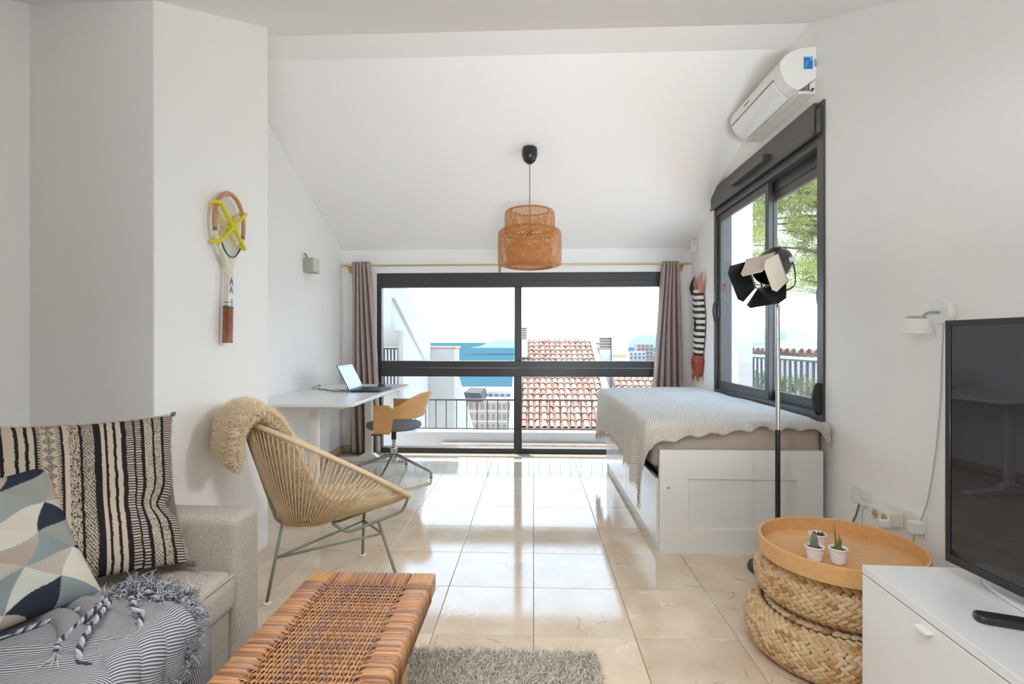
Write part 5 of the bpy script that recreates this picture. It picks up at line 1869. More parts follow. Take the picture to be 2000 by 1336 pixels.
# ------------------------------------------------------------------ sockets and plugs
def plate(name, y0, y1, z0, z1, label, cat):
    p = MB(); p.box(XR - 0.009, XR - 0.0003, y0, y1, z0, z1)
    return tag(p.build(name, m_plastic, bevel=0.0025), label, cat)
s1 = plate('wall_socket', 2.55, 2.71, 0.355, 0.437, 'double white socket plate beside the bed with a grey cable below it', 'socket')
for k, (a, b_) in enumerate(((2.558, 2.627), (2.633, 2.702))):
    p = MB(); p.box(XR - 0.0105, XR - 0.0092, a, b_, 0.363, 0.418); ins = p.build('insert', m_plastic, s1, bevel=0.001)
    if k == 0:
        for yy in (2.583, 2.606):
            p = MB(); p.tube([(XR - 0.0102, yy, 0.392), (XR - 0.0112, yy, 0.392)], 0.0035, 10); p.build('socket_hole', m_black, ins)
g1 = MB(); g1.tube(spline([(XR - 0.011, 2.635, 0.358), (XR - 0.016, 2.65, 0.30), (XR - 0.018, 2.675, 0.24), (XR - 0.016, 2.675, 0.10), (XR - 0.02, 2.68, 0.004)], 8), 0.0042, 8)
tag(g1.build('grey_cable', M('grey_rubber', lin(110, 112, 112), 0.6), smooth=180), 'grey cable running from the double socket down behind the tray', 'cable')
s2 = plate('wall_socket', 2.205, 2.395, 0.350, 0.437, 'long ivory socket plate with a plug adapter next to the television', 'socket')
for (a, b_) in ((2.213, 2.297), (2.303, 2.387)):
    p = MB(); p.box(XR - 0.0105, XR - 0.0092, a, b_, 0.358, 0.42); p.build('insert', m_ivory, s2, bevel=0.001)
ad = MB(); ad.box(XR - 0.075, XR - 0.0108, 2.322, 2.445, 0.352, 0.412)
adp = tag(ad.build('plug_adapter', m_ivory, bevel=0.004), 'ivory three-way adapter block plugged into the long socket', 'adapter')
for yy in (2.352, 2.414):
    p = MB(); p.lathe([(0.0, 0.0), (0.0195, 0.0), (0.0205, 0.0012), (0.0, 0.0012)], 24, mat=Matrix.Translation((XR - 0.0752, yy, 0.382)) @ Matrix.Rotation(R(-90), 4, 'Y'))
    o = p.build('socket_face', M('ivory_recess', lin(176, 162, 132), 0.5), adp)
    p = MB()
    for dz in (-0.008, 0.008): p.tube([(XR - 0.0764, yy + dz, 0.382), (XR - 0.0772, yy + dz, 0.382)], 0.0028, 8)
    p.build('socket_hole', m_black, o)
def plug(name, c, sx, sy, sz, cable, label, m=None):
    t = thing(name, label, 'plug', c)
    p = MB(); p.box(c[0] - sx, c[0] + sx, c[1] - sy, c[1] + sy, c[2] - sz, c[2] + sz); p.build('plug_body', m or m_plastic, t, bevel=0.004)
    p = MB(); p.tube(spline(cable, 8), 0.0024, 8); p.build('cable', m_cable, t, smooth=180)
plug('plug', (XR - 0.048, 2.466, 0.392), 0.015, 0.020, 0.013, [(XR - 0.050, 2.485, 0.392), (XR - 0.055, 2.51, 0.385), (XR - 0.050, 2.545, 0.345), (XR - 0.035, 2.57, 0.28), (XR - 0.03, 2.575, 0.12), (XR - 0.035, 2.57, 0.003)], 'white plug on the bed-side end of the ivory adapter')
plug('plug', (XR - 0.095, 2.318, 0.372), 0.020, 0.013, 0.016, [(XR - 0.097, 2.318, 0.356), (XR - 0.092, 2.315, 0.30), (XR - 0.075, 2.30, 0.22), (XR - 0.06, 2.28, 0.12), (XR - 0.05, 2.28, 0.003)], 'white angled plug at the front of the ivory adapter with hanging cable')
plug('plug', (XR - 0.036, 2.218, 0.392), 0.024, 0.020, 0.024, [(XR - 0.036, 2.222, 0.368), (XR - 0.034, 2.245, 0.30), (XR - 0.032, 2.275, 0.22), (XR - 0.035, 2.33, 0.17), (XR - 0.04, 2.33, 0.06), (XR - 0.04, 2.32, 0.003)], 'white plug nearest the television with the lamp cord above it')
p = MB(); p.box(XR - 0.012, XR - 0.0003, 2.085, 2.105, 0.42, 1.21); tag(p.build('cable_duct', m_plastic, bevel=0.002), 'narrow white cable duct on the wall beside the television', 'cable duct')

# ------------------------------------------------------------------ wooden zebra on the wall
m_paint = M('painted_wood', (1, 1, 1), 0.55, attr=True, bump=0.1, bscale=80)
zeb = thing('wooden_zebra', 'striped painted wooden zebra with red muzzle hanging head down on the wall by the corner', 'wall decoration', (XR, 5.09, 0.82))
W_, K_ = lin(232, 226, 214), lin(26, 24, 26)
def zb(v):
    # outline along the height: returns centre offset and half width (metres, along the wall)
    cy = interp(v, [0, 0.2, 0.5, 0.8, 1.0], [5.10, 5.085, 5.065, 5.095, 5.105])
    hw = interp(v, [0, 0.08, 0.25, 0.5, 0.62, 0.8, 0.93, 1.0], [0.085, 0.105, 0.128, 0.135, 0.142, 0.135, 0.12, 0.095])
    return cy, hw
ZZ0, ZZ1 = 1.015, 1.665
def zsurf(u, v):
    cy, hw = zb(v)
    a = math.pi * u
    z = ZZ0 + (ZZ1 - ZZ0) * v
    y = cy - hw * math.cos(a) * -1
    x = XR - 0.012 - 0.050 * math.sin(a) ** 0.7
    s = (z * 1.0 - (y - 5.09) * 0.25 + 0.018 * math.sin((y - 5.0) * 12))
    per = 0.058
    w = (s % per) / per
    c = K_ if w < 0.46 + 0.06 * math.sin(v * 20) else W_
    return Vector((x, y, z)), c
p = MB(); p.grid(zsurf, 40, 220)
p.box(XR - 0.013, XR - 0.001, 5.02, 5.16, ZZ0 + 0.03, ZZ1 - 0.03, col=W_)
p.build('striped_neck', m_paint, zeb, smooth=60)
RED = M('brick_red_paint', lin(178, 84, 66), 0.5, vary=0.4, vscale=14, col2=lin(122, 50, 42))
p = MB()
def head(u, v):
    a = math.pi * u
    z = 1.03 - 0.205 * v
    cy = 5.10 + 0.02 * math.sin(v * 3)
    hw = interp(v, [0, 0.25, 0.6, 0.85, 1.0], [0.098, 0.135, 0.115, 0.095, 0.06])
    return Vector((XR - 0.012 - 0.062 * math.sin(a) ** 0.7 * (1 - 0.5 * v ** 4), cy + hw * math.cos(a), z))
p.grid(head, 24, 20)
hd = p.build('red_muzzle', RED, zeb, smooth=180)
tag(hd, 'red painted head at the lower end')
p = MB(); p.lathe([(0, -0.006), (0.010, -0.004), (0.013, 0), (0.010, 0.004), (0, 0.006)], 12, mat=Matrix.Translation((XR - 0.072, 5.085, 0.955)) @ Matrix.Rotation(R(90), 4, 'Y')); p.build('eye', m_black, hd)
for (y, dy) in ((5.05, -0.045), (5.165, 0.055)):
    p = MB(); p.tube([(XR - 0.04, y, 0.86), (XR - 0.05, y + dy * 0.2, 0.815), (XR - 0.045, y + dy * 0.35, 0.775)], [0.026, 0.020, 0.004], 8, flat=0.5); p.build('ear', RED, zeb, smooth=60)
p = MB(); p.tube([(XR - 0.035, 5.20, 1.63), (XR - 0.035, 5.235, 1.70), (XR - 0.035, 5.215, 1.76), (XR - 0.035, 5.185, 1.80)], [0.030, 0.036, 0.022, 0.004], 8, flat=0.6); p.build('mane', m_black, zeb, smooth=60)
p = MB(); p.tube([(XR - 0.03, 5.165, 1.66), (XR - 0.04, 5.16, 1.74), (XR - 0.035, 5.15, 1.82)], [0.026, 0.022, 0.003], 8, flat=0.5); p.build('wood_tip', m_oak, zeb, smooth=60)
p = MB(); p.tube([(XR - 0.03, 5.00, 1.63), (XR - 0.045, 4.98, 1.69), (XR - 0.04, 4.965, 1.76), (XR - 0.03, 4.96, 1.83)], [0.030, 0.044, 0.030, 0.004], 8, flat=0.5); p.build('pink_tip', M('pink_paint', lin(212, 140, 124), 0.5), zeb, smooth=60)
p = MB(); p.add([(XR - 0.066, 5.03, 1.31), (XR - 0.066, 5.07, 1.40), (XR - 0.066, 5.10, 1.33), (XR - 0.066, 5.07, 1.28)], [(0, 1, 2, 3)]); p.build('black_fleck', m_black, zeb, smooth=0, solid=0.004)

# ------------------------------------------------------------------ tennis racket in a press
rk = thing('tennis_racket', 'old wooden tennis racket in a yellow cross press hanging on the wall block', 'tennis racket', (XP, 2.32, 1.15))
m_rk = M('racket_paint', (1, 1, 1), 0.35, attr=True, coat=0.4)
m_string = M('gut_string', lin(206, 204, 198), 0.5)
m_yel = M('yellow_plastic', lin(226, 214, 40), 0.4)
TAN, CRM, BLU, TEAL = lin(186, 132, 84), lin(222, 214, 196), lin(48, 108, 150), lin(40, 84, 100)
RX = XP + 0.038
HC_, HA, HB = Vector((RX, 2.322, 1.693)), 0.113, 0.146     # head centre, half width (y), half height (z)
tilt_ = R(1.8)
def rp(dy, z, dx=0.0):
    """point on the racket; z absolute, dy across"""
    return Vector((RX + dx, 2.322 + dy - (1.693 - z) * math.tan(tilt_), z))
p = MB()
NH = 72
for k in range(NH):
    pass
pts = [rp(HA * math.sin(a) * (1 - 0.07 * math.cos(a) * -1), 1.693 + HB * math.cos(a)) for a in [2 * math.pi * k / NH for k in range(NH)]]
i0 = len(p.v)
p.tube(pts, 0.0098, 8, closed=True, flat=1.0)
cols = []
for k in range(NH):
    a = 2 * math.pi * k / NH
    c = TAN if math.cos(a) > -0.22 else CRM
    if 0.30 > math.cos(a) > 0.22 and False: c = K_
    if -0.28 < math.cos(a) <= -0.22: c = lin(70, 50, 40)
    cols += [c] * 8
p.c = cols
p.build('head_frame', m_rk, rk, smooth=60)
p = MB()
# throat wedge with a teal arc and the painted shaft
for s in (-1, 1):
    p.tube([rp(s * 0.072, 1.583), rp(s * 0.036, 1.548), rp(s * 0.012, 1.50), rp(s * 0.010, 1.46)], [0.0095, 0.0105, 0.0105, 0.010], 8, col=CRM)
nseg = 26
for k in range(nseg):
    z0_ = 1.50 - k * (1.50 - 1.315) / nseg
    z1_ = 1.50 - (k + 1) * (1.50 - 1.315) / nseg
    m0 = rp(0, (z0_ + z1_) / 2)
    blue = k / nseg > 0.74
    for (a, b_, cc_) in ((-0.017, 0.002, CRM), (0.002, 0.017, BLU if blue else CRM)):
        if k > 20 and a < 0 and k % 2 == 0: cc_ = lin(150, 130, 110)
        p.box(m0.x - 0.011, m0.x + 0.011, m0.y + a, m0.y + b_, z1_, z0_, col=cc_)
q0 = rp(0, 1.50)
p.prism([(q0.y - 0.075, 1.578), (q0.y - 0.045, 1.560), (q0.y, 1.5515), (q0.y + 0.045, 1.560), (q0.y + 0.075, 1.578), (q0.y + 0.020, 1.497), (q0.y - 0.014, 1.497)], 'X', RX - 0.008, RX + 0.008, col=CRM)
for zc_ in (1.440, 1.400):
    q0 = rp(0.004, zc_)
    for s_ in (-1, 1):
        p.prism([(q0.y, zc_ + 0.018), (q0.y + s_ * 0.012, zc_ - 0.006), (q0.y + s_ * 0.012, zc_ - 0.024), (q0.y, zc_ - 0.004)], 'X', RX + 0.0105, RX + 0.0117, col=BLU)
p.build('shaft', m_rk, rk, smooth=30, fix=True)
p = MB()
p.tube([rp(0.092 * math.sin(a), 1.690 + 0.142 * math.cos(a), 0.0105) for a in [R(128 + 104 * k / 20) for k in range(21)]], 0.0035, 6)
p.build('teal_arc', M('teal_paint', TEAL, 0.35), rk)
p = MB()
gseg = 18
for k in range(gseg):
    z0_ = 1.315 - k * (1.315 - 1.155) / gseg
    z1_ = 1.315 - (k + 1) * (1.315 - 1.155) / gseg
    m0 = rp(0, (z0_ + z1_) / 2)
    p.box(m0.x - 0.0145, m0.x + 0.0145, m0.y - 0.0185 - 0.002 * (k == gseg - 1), m0.y + 0.0185 + 0.002 * (k == gseg - 1), z1_ + 0.0008, z0_)
p.build('leather_grip', M('brown_leather', lin(150, 86, 54), 0.6, vary=0.4, vscale=30, col2=lin(118, 64, 42)), rk, bevel=0.0012)
p = MB(); m0 = rp(0, 1.318); p.box(m0.x - 0.0148, m0.x + 0.0148, m0.y - 0.019, m0.y + 0.019, 1.3155, 1.321); p.build('grip_collar', m_black, rk)
p = MB()
for k in range(-8, 9):
    y = k * 0.0118
    hgt_ = HB * math.sqrt(max(0, 1 - (y / HA) ** 2)) - 0.004
    if hgt_ > 0.02: p.tube([rp(y, 1.693 - hgt_), rp(y, 1.693 + hgt_)], 0.0008, 4)
for k in range(-11, 12):
    z = 1.693 + k * 0.0122
    wd = HA * math.sqrt(max(0, 1 - ((z - 1.693) / HB) ** 2)) - 0.004
    if wd > 0.02: p.tube([rp(-wd, z, 0.0008), rp(wd, z, 0.0008)], 0.0008, 4)
tag(p.build('strings', m_string, rk), kind='stuff')
# the press: two crosses with clips, one on each side of the head
for dx, nm in ((0.017, 'press_cross'), (-0.019, 'press_cross')):
    p = MB()
    for (ya, za, yb_, zb_) in ((-0.098, 1.772, 0.100, 1.602), (-0.098, 1.600, 0.100, 1.770)):
        a, b_ = rp(ya, za, dx), rp(yb_, zb_, dx)
        m_ = (a + b_) / 2
        p.tube([a, a.lerp(b_, 0.25), m_, a.lerp(b_, 0.75), b_], [0.009, 0.0105, 0.0125, 0.0105, 0.009], 8, flat=0.6)
    o = p.build(nm, m_yel, rk, smooth=60)
    if dx > 0:
        p = MB(); m_ = rp(0.001, 1.686, dx); p.tube([m_ + Vector((0.004, 0, 0)), m_ + Vector((0.010, 0, 0))], 0.006, 10); p.build('press_screw', m_black, o)
for (ya, za) in ((-0.102, 1.774), (-0.096, 1.602), (0.104, 1.770), (0.098, 1.604)):
    p = MB(); p.tube([rp(ya, za, -0.022), rp(ya, za, 0.020)], 0.0095, 10); p.build('press_clip', m_yel, rk, smooth=60)
p = MB(); p.tube([(XP + 0.0003, 2.322 + 0.02, 1.835), (XP + 0.045, 2.322 + 0.02, 1.838)], 0.002, 6); p.build('nail', m_chrome, rk)

# ------------------------------------------------------------------ outside: terrace, walls, roofs, sea
m_ext = M('white_render', (0.50, 0.475, 0.45), 0.9, bump=0.3, bscale=30, vary=0.25, vscale=1.5, col2=(0.44, 0.405, 0.37), spec=0.2)
m_ext2 = M('aged_render', (0.44, 0.395, 0.35), 0.9, bump=0.3, bscale=30, vary=0.5, vscale=2.5, col2=(0.36, 0.315, 0.27), spec=0.2)
m_rail = M('grey_brown_iron', lin(96, 88, 80), 0.5)
m_terra = M('terracotta_floor', lin(190, 150, 122), 0.8, vary=0.4, vscale=3, col2=lin(170, 128, 100))
tf = MB(); tf.box(-2.6, 1.70, YB + 0.16, 6.24, -0.50, -0.30)
struct(tf.build('terrace_floor', m_terra, smooth=0), 'narrow sunlit terrace below the wide window', 'terrace')
pw = MB(); pw.box(-2.0, 1.80, 6.22, 6.40, -0.9, 0.075)
struct(pw.build('parapet_wall', m_ext, bevel=0.01), 'low white parapet under the terrace railing', 'parapet')
tr_ = MB(); tr_.box(-1.1, 1.0, 6.12, 6.218, -0.10, -0.045)
struct(tr_.build('trim_terrace', M('worn_brown_stone', lin(176, 150, 128), 0.9, vary=0.6, vscale=6, col2=lin(214, 198, 180)), bevel=0.008), 'worn brown ledge along the inside of the parapet', 'ledge')

def railing(name, p0, p1, z0, z1, sp, label, w=0.011, m=None):
    p0, p1 = Vector(p0), Vector(p1)
    t = thing(name, label, 'railing', p0)
    d = p1 - p0
    L_ = d.length
    u = d.normalized()
    nrm = Vector((-u.y, u.x, 0))
    def rail(nm, z, hh, ww):
        p = MB()
        q = [p0 + nrm * ww, p1 + nrm * ww, p1 - nrm * ww, p0 - nrm * ww]
        vs = [(a.x, a.y, z - hh) for a in q] + [(a.x, a.y, z + hh) for a in q]
        p.add(vs, [(3, 2, 1, 0), (4, 5, 6, 7), (0, 1, 5, 4), (1, 2, 6, 5), (2, 3, 7, 6), (3, 0, 4, 7)])
        p.build(nm, m or m_rail, t)
    rail('top_rail', z1, 0.010, 0.020)
    rail('bottom_rail', z0, 0.006, 0.012)
    n = int(L_ / sp)
    first = None
    for i in range(n + 1):
        q = p0 + u * (sp * i + 0.02)
        if first is None:
            p = MB(); p.box(-w / 2, w / 2, -w / 2, w / 2, z0 + 0.006, z1 - 0.010)
            first = p.build('baluster', m or m_rail, t, local=True)
            o = first
        else:
            o = piece(first, 'baluster', t)
        o.location = (q.x - p0.x, q.y - p0.y, 0)
    return t
r1 = railing('terrace_railing', (-1.72, 6.31, 0), (1.80, 6.31, 0), 0.105, 0.455, 0.1265, 'grey iron railing with thin balusters on the parapet beyond the wide window')
r1.location.z = 0
side_rail = railing('balcony_railing', (2.95, 3.2, 0), (2.95, 9.4, 0), 0.25, 0.955, 0.125, 'dark balcony railing seen through the side window', 0.022, M('dark_iron', (0.05, 0.05, 0.055), 0.5))

# party walls on the left, running away and down with the roofs
def slope_wall(name, x0, x1, pts, label, m=m_ext, cat='wall'):
    p = MB(); p.prism(pts, 'X', x0, x1)
    return struct(p.build(name, m, smooth=0, bevel=0.01, fix=True), label, cat)
sw1 = slope_wall('party_wall', -2.35, -1.78, [(6.45, -6), (8.72, -6), (8.72, 1.10), (6.45, 2.12)], 'tall white sloping party wall at the left beyond the window', m_ext)
p = MB(); p.prism([(6.44, 1.72), (8.73, 0.70), (8.73, 1.16), (6.44, 2.18)], 'X', -1.782, -1.742); p.build('sloping_coping', m_ext, sw1, bevel=0.008, fix=True)
chm = thing('chimney', 'square rendered chimney block with a slatted vent against the party wall', 'chimney', (-1.80, 6.46, 0))
p = MB(); p.box(-2.10, -1.675, 6.40, 6.62, -0.5, 1.31); p.build('block', m_ext2, chm, bevel=0.012)
p = MB(); p.box(-2.06, -1.70, 6.385, 6.399, 0.55, 1.08); p.build('vent_back', M('vent_shadow', (0.10, 0.09, 0.085), 0.9), chm)
for i in range(9):
    p = MB(); p.box(-2.05 + 0.042 * i, -2.05 + 0.042 * i + 0.021, 6.36, 6.384, 0.56, 1.07); p.build('slat', m_ext, chm)
p = MB(); p.box(-2.12, -1.68, 6.34, 6.40, 1.085, 1.11); p.build('vent_cap', m_ext2, chm, bevel=0.004)
slope_wall('party_wall', -1.90, -1.335, [(8.74, -9), (12.4, -9), (12.4, -1.25), (9.3, 0.55), (9.3, 1.05), (8.74, 1.05)], 'second white party wall stepping down below the first', m_ext2)
p = MB(); p.box(-1.92, -1.315, 8.73, 9.32, 1.052, 1.085); struct(p.build('trim_wall_cap', m_terra, bevel=0.006), 'thin terracotta cap on the second party wall', 'wall cap')

# tiled roofs on the right
m_clay = bpy.data.materials.new('clay_roof_tile')
m_clay.use_nodes = True
_t = m_clay.node_tree
_p = _t.nodes['Principled BSDF']
_p.inputs['Roughness'].default_value = 0.9
_p.inputs['Specular IOR Level'].default_value = 0.15
_oi = _t.nodes.new('ShaderNodeObjectInfo')
_rp = _t.nodes.new('ShaderNodeValToRGB')
_rp.color_ramp.elements[0].color = (*lin(154, 122, 103), 1)
_rp.color_ramp.elements[1].color = (*lin(170, 154, 131), 1)
for ps, c in ((0.3, lin(166, 140, 124)), (0.55, lin(152, 116, 100)), (0.8, lin(176, 154, 139))):
    e = _rp.color_ramp.elements.new(ps); e.color = (*c, 1)
_nz = _t.nodes.new('ShaderNodeTexNoise'); _nz.inputs['Scale'].default_value = 9
_tc = _t.nodes.new('ShaderNodeTexCoord')
_mx = _t.nodes.new('ShaderNodeMix'); _mx.data_type = 'RGBA'; _mx.blend_type = 'MULTIPLY'; _mx.inputs[0].default_value = 0.4
_t.links.new(_oi.outputs['Random'], _rp.inputs[0]); _t.links.new(_tc.outputs['Object'], _nz.inputs['Vector'])
_t.links.new(_rp.outputs[0], _mx.inputs[6]); _t.links.new(_nz.outputs['Color'], _mx.inputs[7]); _t.links.new(_mx.outputs[2], _p.inputs['Base Color'])
m_pan = M('clay_pan', lin(150, 104, 82), 0.9)
SL = math.atan2(2.86, 6.4)
def tile_mesh():
    mb = MB()
    n = 6
    ln = 0.50
    vs = []
    for (y, r_, dz) in ((0, 0.098, 0.030), (ln, 0.080, 0.0)):
        for rr_ in (r_, r_ - 0.014):
            for k in range(n + 1):
                a = math.pi * k / n
                vs.append((rr_ * math.cos(a), y, rr_ * math.sin(a) * 0.92 + dz))
    m_ = n + 1
    fs = []
    for k in range(n):
        fs.append((k, k + 1, 2 * m_ + k + 1, 2 * m_ + k))
        fs.append((m_ + k, 3 * m_ + k, 3 * m_ + k + 1, m_ + k + 1))
        fs.append((k, m_ + k, m_ + k + 1, k + 1))
    mb.add(vs, fs)
    return mb
_tm = [None]
def tiled_roof(name, x0, ncol, y_low, z_low, nrow, label, exposure=0.412, pitch=0.222, group=None):
    t = thing(name, label, 'roof', (x0, y_low, z_low), kind='structure')
    ln = nrow * exposure + 0.1
    base_m = Matrix.Rotation(SL, 4, 'X')
    p = MB()
    # pan tiles as one corrugated bed
    def f(u, v):
        x = u * ncol * pitch
        q = base_m @ Vector((x, v * ln, 0.035 - 0.055 * abs(math.sin(math.pi * (x / pitch)))))
        return q
    p.grid(f, ncol * 8 + 1, 2)
    w_ = ncol * pitch
    vs = [base_m @ Vector(q) for q in ((0, 0, -0.03), (w_, 0, -0.03), (w_, ln, -0.03), (0, ln, -0.03), (0, 0, -0.2), (w_, 0, -0.2), (w_, ln, -0.2), (0, ln, -0.2))]
    p.add(vs, [(0, 1, 2, 3), (7, 6, 5, 4), (0, 4, 5, 1), (1, 5, 6, 2), (2, 6, 7, 3), (3, 7, 4, 0)])
    p.build('pan_bed', m_pan, t, local=True, smooth=0)
    for r_ in range(nrow):
        for c_ in range(ncol):
            if _tm[0] is None:
                o = tile_mesh().build('roof_tile', m_clay, t, local=True, smooth=60)
                _tm[0] = o.data
            else:
                o = piece(_tm[0], 'roof_tile', t)
            o.matrix_local = base_m @ Matrix.Translation(((c_ + 0.5) * pitch + rnd.gauss(0, 0.006), r_ * exposure + rnd.gauss(0, 0.008), 0.012)) @ Matrix.Rotation(rnd.gauss(0, 0.018), 4, 'Z')
    return t
tiled_roof('tiled_roof', -0.42, 13, 16.55, -1.62, 17, 'sunny clay barrel-tile roof right of the mullion')
tiled_roof('tiled_roof', 2.98, 8, 17.9, -1.02, 7, 'smaller clay tile roof beyond the white wall at the right')
slope_wall('party_wall', -0.78, -0.42, [(16.2, -9), (23.2, -9), (23.2, 1.25), (16.2, -1.45)], 'white party wall at the left edge of the tiled roof')
slope_wall('party_wall', 2.475, 2.68, [(16.4, -9), (23.2, -9), (23.2, 1.40), (16.4, -1.32)], 'white party wall between the two tiled roofs')
p = MB(); p.box(-0.60, 6.2, 16.3, 23.2, -9, -1.95); struct(p.build('house', m_ext, smooth=0), 'white house body under the tiled roofs', 'house')
p = MB(); p.box(-0.415, 2.47, 22.95, 23.2, 1.0, 1.29); struct(p.build('trim_ridge', m_ext2, bevel=0.02), 'pale ridge along the top of the tiled roof', 'ridge')
def vent_stack(name, x0, x1, y0, y1, zb, zl, zt, n, label, wall=m_ext):
    t = thing(name, label, 'chimney', ((x0 + x1) / 2, (y0 + y1) / 2, zb))
    p = MB(); p.box(x0 + 0.02, x1 - 0.02, y0 + 0.02, y1, zb, zl); p.build('shaft', wall, t, bevel=0.01)
    p = MB(); p.box(x0 + 0.06, x1 - 0.06, y0 + 0.08, y1 - 0.05, zl + 0.001, zt - 0.03); p.build('core', M('vent_dark', (0.24, 0.17, 0.12), 0.9), t)
    for i in range(n):
        z = zl + (zt - zl - 0.06) * (i + 0.3) / n
        p = MB(); p.prism([(y0, z), (y1, z + 0.03), (y1, z + 0.055), (y0, z + 0.025)], 'X', x0, x1); p.build('slat', m_ext2, t, fix=True)
    p = MB(); p.box(x0 - 0.02, x1 + 0.02, y0 - 0.02, y1 + 0.02, zt - 0.03, zt); p.build('cap', m_ext2, t, bevel=0.004)
vent_stack('chimney', -0.79, -0.22, 20.9, 21.4, 0.54, 1.26, 1.76, 6, 'slim chimney with grey vent slats at the left of the tiled roof behind the mullion')
vent_stack('chimney', 2.72, 3.22, 21.6, 22.1, -1.9, 0.86, 1.36, 4, 'white chimney with brown vent slats at the right end of the tiled roof')
p = MB(); p.box(3.225, 3.90, 21.5, 22.2, -1.9, 1.36); struct(p.build('chimney_block', m_ext, bevel=0.015), 'plain white block beside the slatted chimney', 'chimney')
p = MB(); p.box(3.23, 3.86, 21.46, 21.499, 0.55, 0.66); struct(p.build('trim_block', m_terra, bevel=0.01), 'ochre ledge on the plain white block', 'ledge')

# ------------------------------------------------------------------ sea, coast and town
m_sea = M('aqua_sea', (0.040, 0.082, 0.094), 0.9, vary=0.6, vscale=0.02, col2=(0.03, 0.092, 0.118), stretch=(1, 4, 1), spec=0.0)
se = MB(); se.box(-40000, 40000, 560, 45000, -56, -52); struct(se.build('sea', m_sea, smooth=0), 'blue sea reaching to the horizon', 'sea')
m_land = M('coast_land', (0.30, 0.27, 0.22), 0.95, vary=0.7, vscale=0.02, col2=(0.16, 0.18, 0.11), spec=0.1)
ld = MB(); ld.box(-600, 1500, 30, 560, -60, -51.2); struct(ld.build('coast_ground', m_land, smooth=0), 'low coast between the houses and the sea', 'ground')
sd = MB(); sd.box(-200, 300, 520, 600, -56, -50.8); struct(sd.build('beach', M('sand', (0.40, 0.33, 0.24), 0.95, spec=0.1), smooth=0), 'strip of pale sand at the edge of the sea', 'beach')
def ridge(name, x0, x1, y, zb, peaks, m, label, depth=400):
    mb = MB()
    n = 90
    rows = []
    for i in range(n + 1):
        x = x0 + (x1 - x0) * i / n
        t = i / n
        h_ = sum(a * math.exp(-((t - c) / w) ** 2) for c, w, a in peaks)
        h_ *= 1 + 0.10 * mnoise.noise((t * 22, y * 0.01, 0))
        rows.append((x, h_))
    vs = []
    for (x, h_) in rows:
        vs += [(x, y - depth * 0.5, zb), (x, y - depth * 0.15, zb + h_ * 0.6), (x, y, zb + h_), (x, y + depth * 0.5, zb)]
    fs = [(4 * i + k, 4 * i + 4 + k, 4 * i + 5 + k, 4 * i + 1 + k) for i in range(n) for k in range(3)]
    mb.add(vs, fs)
    return struct(mb.build(name, m, smooth=180), label, 'hills')
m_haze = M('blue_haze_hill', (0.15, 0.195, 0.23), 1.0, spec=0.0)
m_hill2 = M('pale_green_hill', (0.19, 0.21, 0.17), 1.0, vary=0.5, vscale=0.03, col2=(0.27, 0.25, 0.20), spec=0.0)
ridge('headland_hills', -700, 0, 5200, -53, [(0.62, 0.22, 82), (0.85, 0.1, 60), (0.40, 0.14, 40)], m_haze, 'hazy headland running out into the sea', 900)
ridge('breakwater', -330, -10, 2100, -53, [(0.62, 0.4, 9), (0.3, 0.04, 3)], M('grey_stone', (0.028, 0.060, 0.072), 1.0, spec=0), 'dark line of a breakwater out at sea', 40)
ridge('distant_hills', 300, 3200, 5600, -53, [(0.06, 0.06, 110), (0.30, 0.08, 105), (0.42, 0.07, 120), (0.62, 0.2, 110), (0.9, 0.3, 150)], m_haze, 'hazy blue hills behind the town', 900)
ridge('green_hills', 560, 2600, 1500, -60, [(0.10, 0.12, 60), (0.20, 0.08, 82), (0.33, 0.10, 95), (0.45, 0.12, 70), (0.7, 0.3, 120)], m_hill2, 'pale green hills seen through the side window', 500)

m_blk = M('beige_block', (0.33, 0.25, 0.20), 0.9, spec=0.1)
m_win = M('hazed_window', (0.17, 0.145, 0.14), 0.6, spec=0.1)  # distance haze mixed into the window colour
m_pale = M('pale_block', (0.42, 0.40, 0.39), 0.9, spec=0.1)
m_pink = M('pink_block', (0.38, 0.25, 0.21), 0.9, spec=0.1)
def block(x0, x1, y0, y1, z0, z1, nw, nf, m, label, roof=None, name='apartment_block'):
    t = thing(name, label, 'building', ((x0 + x1) / 2, (y0 + y1) / 2, z0))
    p = MB(); p.box(x0, x1, y0, y1, z0, z1); p.build('body', m, t, smooth=0)
    w_, h_ = (x1 - x0) / nw, (z1 - z0) / nf
    first = None
    for i in range(nw):
        for j in range(nf):
            c = (x0 + w_ * (i + 0.5) - (x0 + x1) / 2, y0 - (y0 + y1) / 2, h_ * (j + 0.5))
            if first is None:
                p = MB(); p.box(-w_ * 0.28, w_ * 0.28, -w_ * 0.10, 0.0, -h_ * 0.26, h_ * 0.26)
                first = p.build('window', m_win, t, local=True, smooth=0); o = first
            else:
                o = piece(first, 'window', t)
            o.location = c
    for j in range(nf):
        p = MB(); p.box(x0 - 0.1, x1 + 0.1, y0 - w_ * 0.25, y0, z0 + h_ * j, z0 + h_ * j + h_ * 0.10); p.build('floor_band', m_pale, t, smooth=0)
    if roof is not None:
        p = MB(); p.prism([(x0 - 0.4, z1), (x1 + 0.4, z1), ((x0 + x1) / 2 + 1, z1 + roof), ((x0 + x1) / 2 - 1, z1 + roof)], 'Y', y0 - 0.5, y1 + 0.5); p.build('roof', m_clay, t, smooth=0, fix=True)
    return t
block(-20.5, -6.0, 150, 162, -28, -16.0, 9, 4, m_blk, 'beige apartment block below beyond the terrace railing')
p = MB(); p.prism([(-21, -16.0), (-14.6, -16.0), (-15.4, -13.6), (-20.2, -13.4)], 'Y', 149, 166)
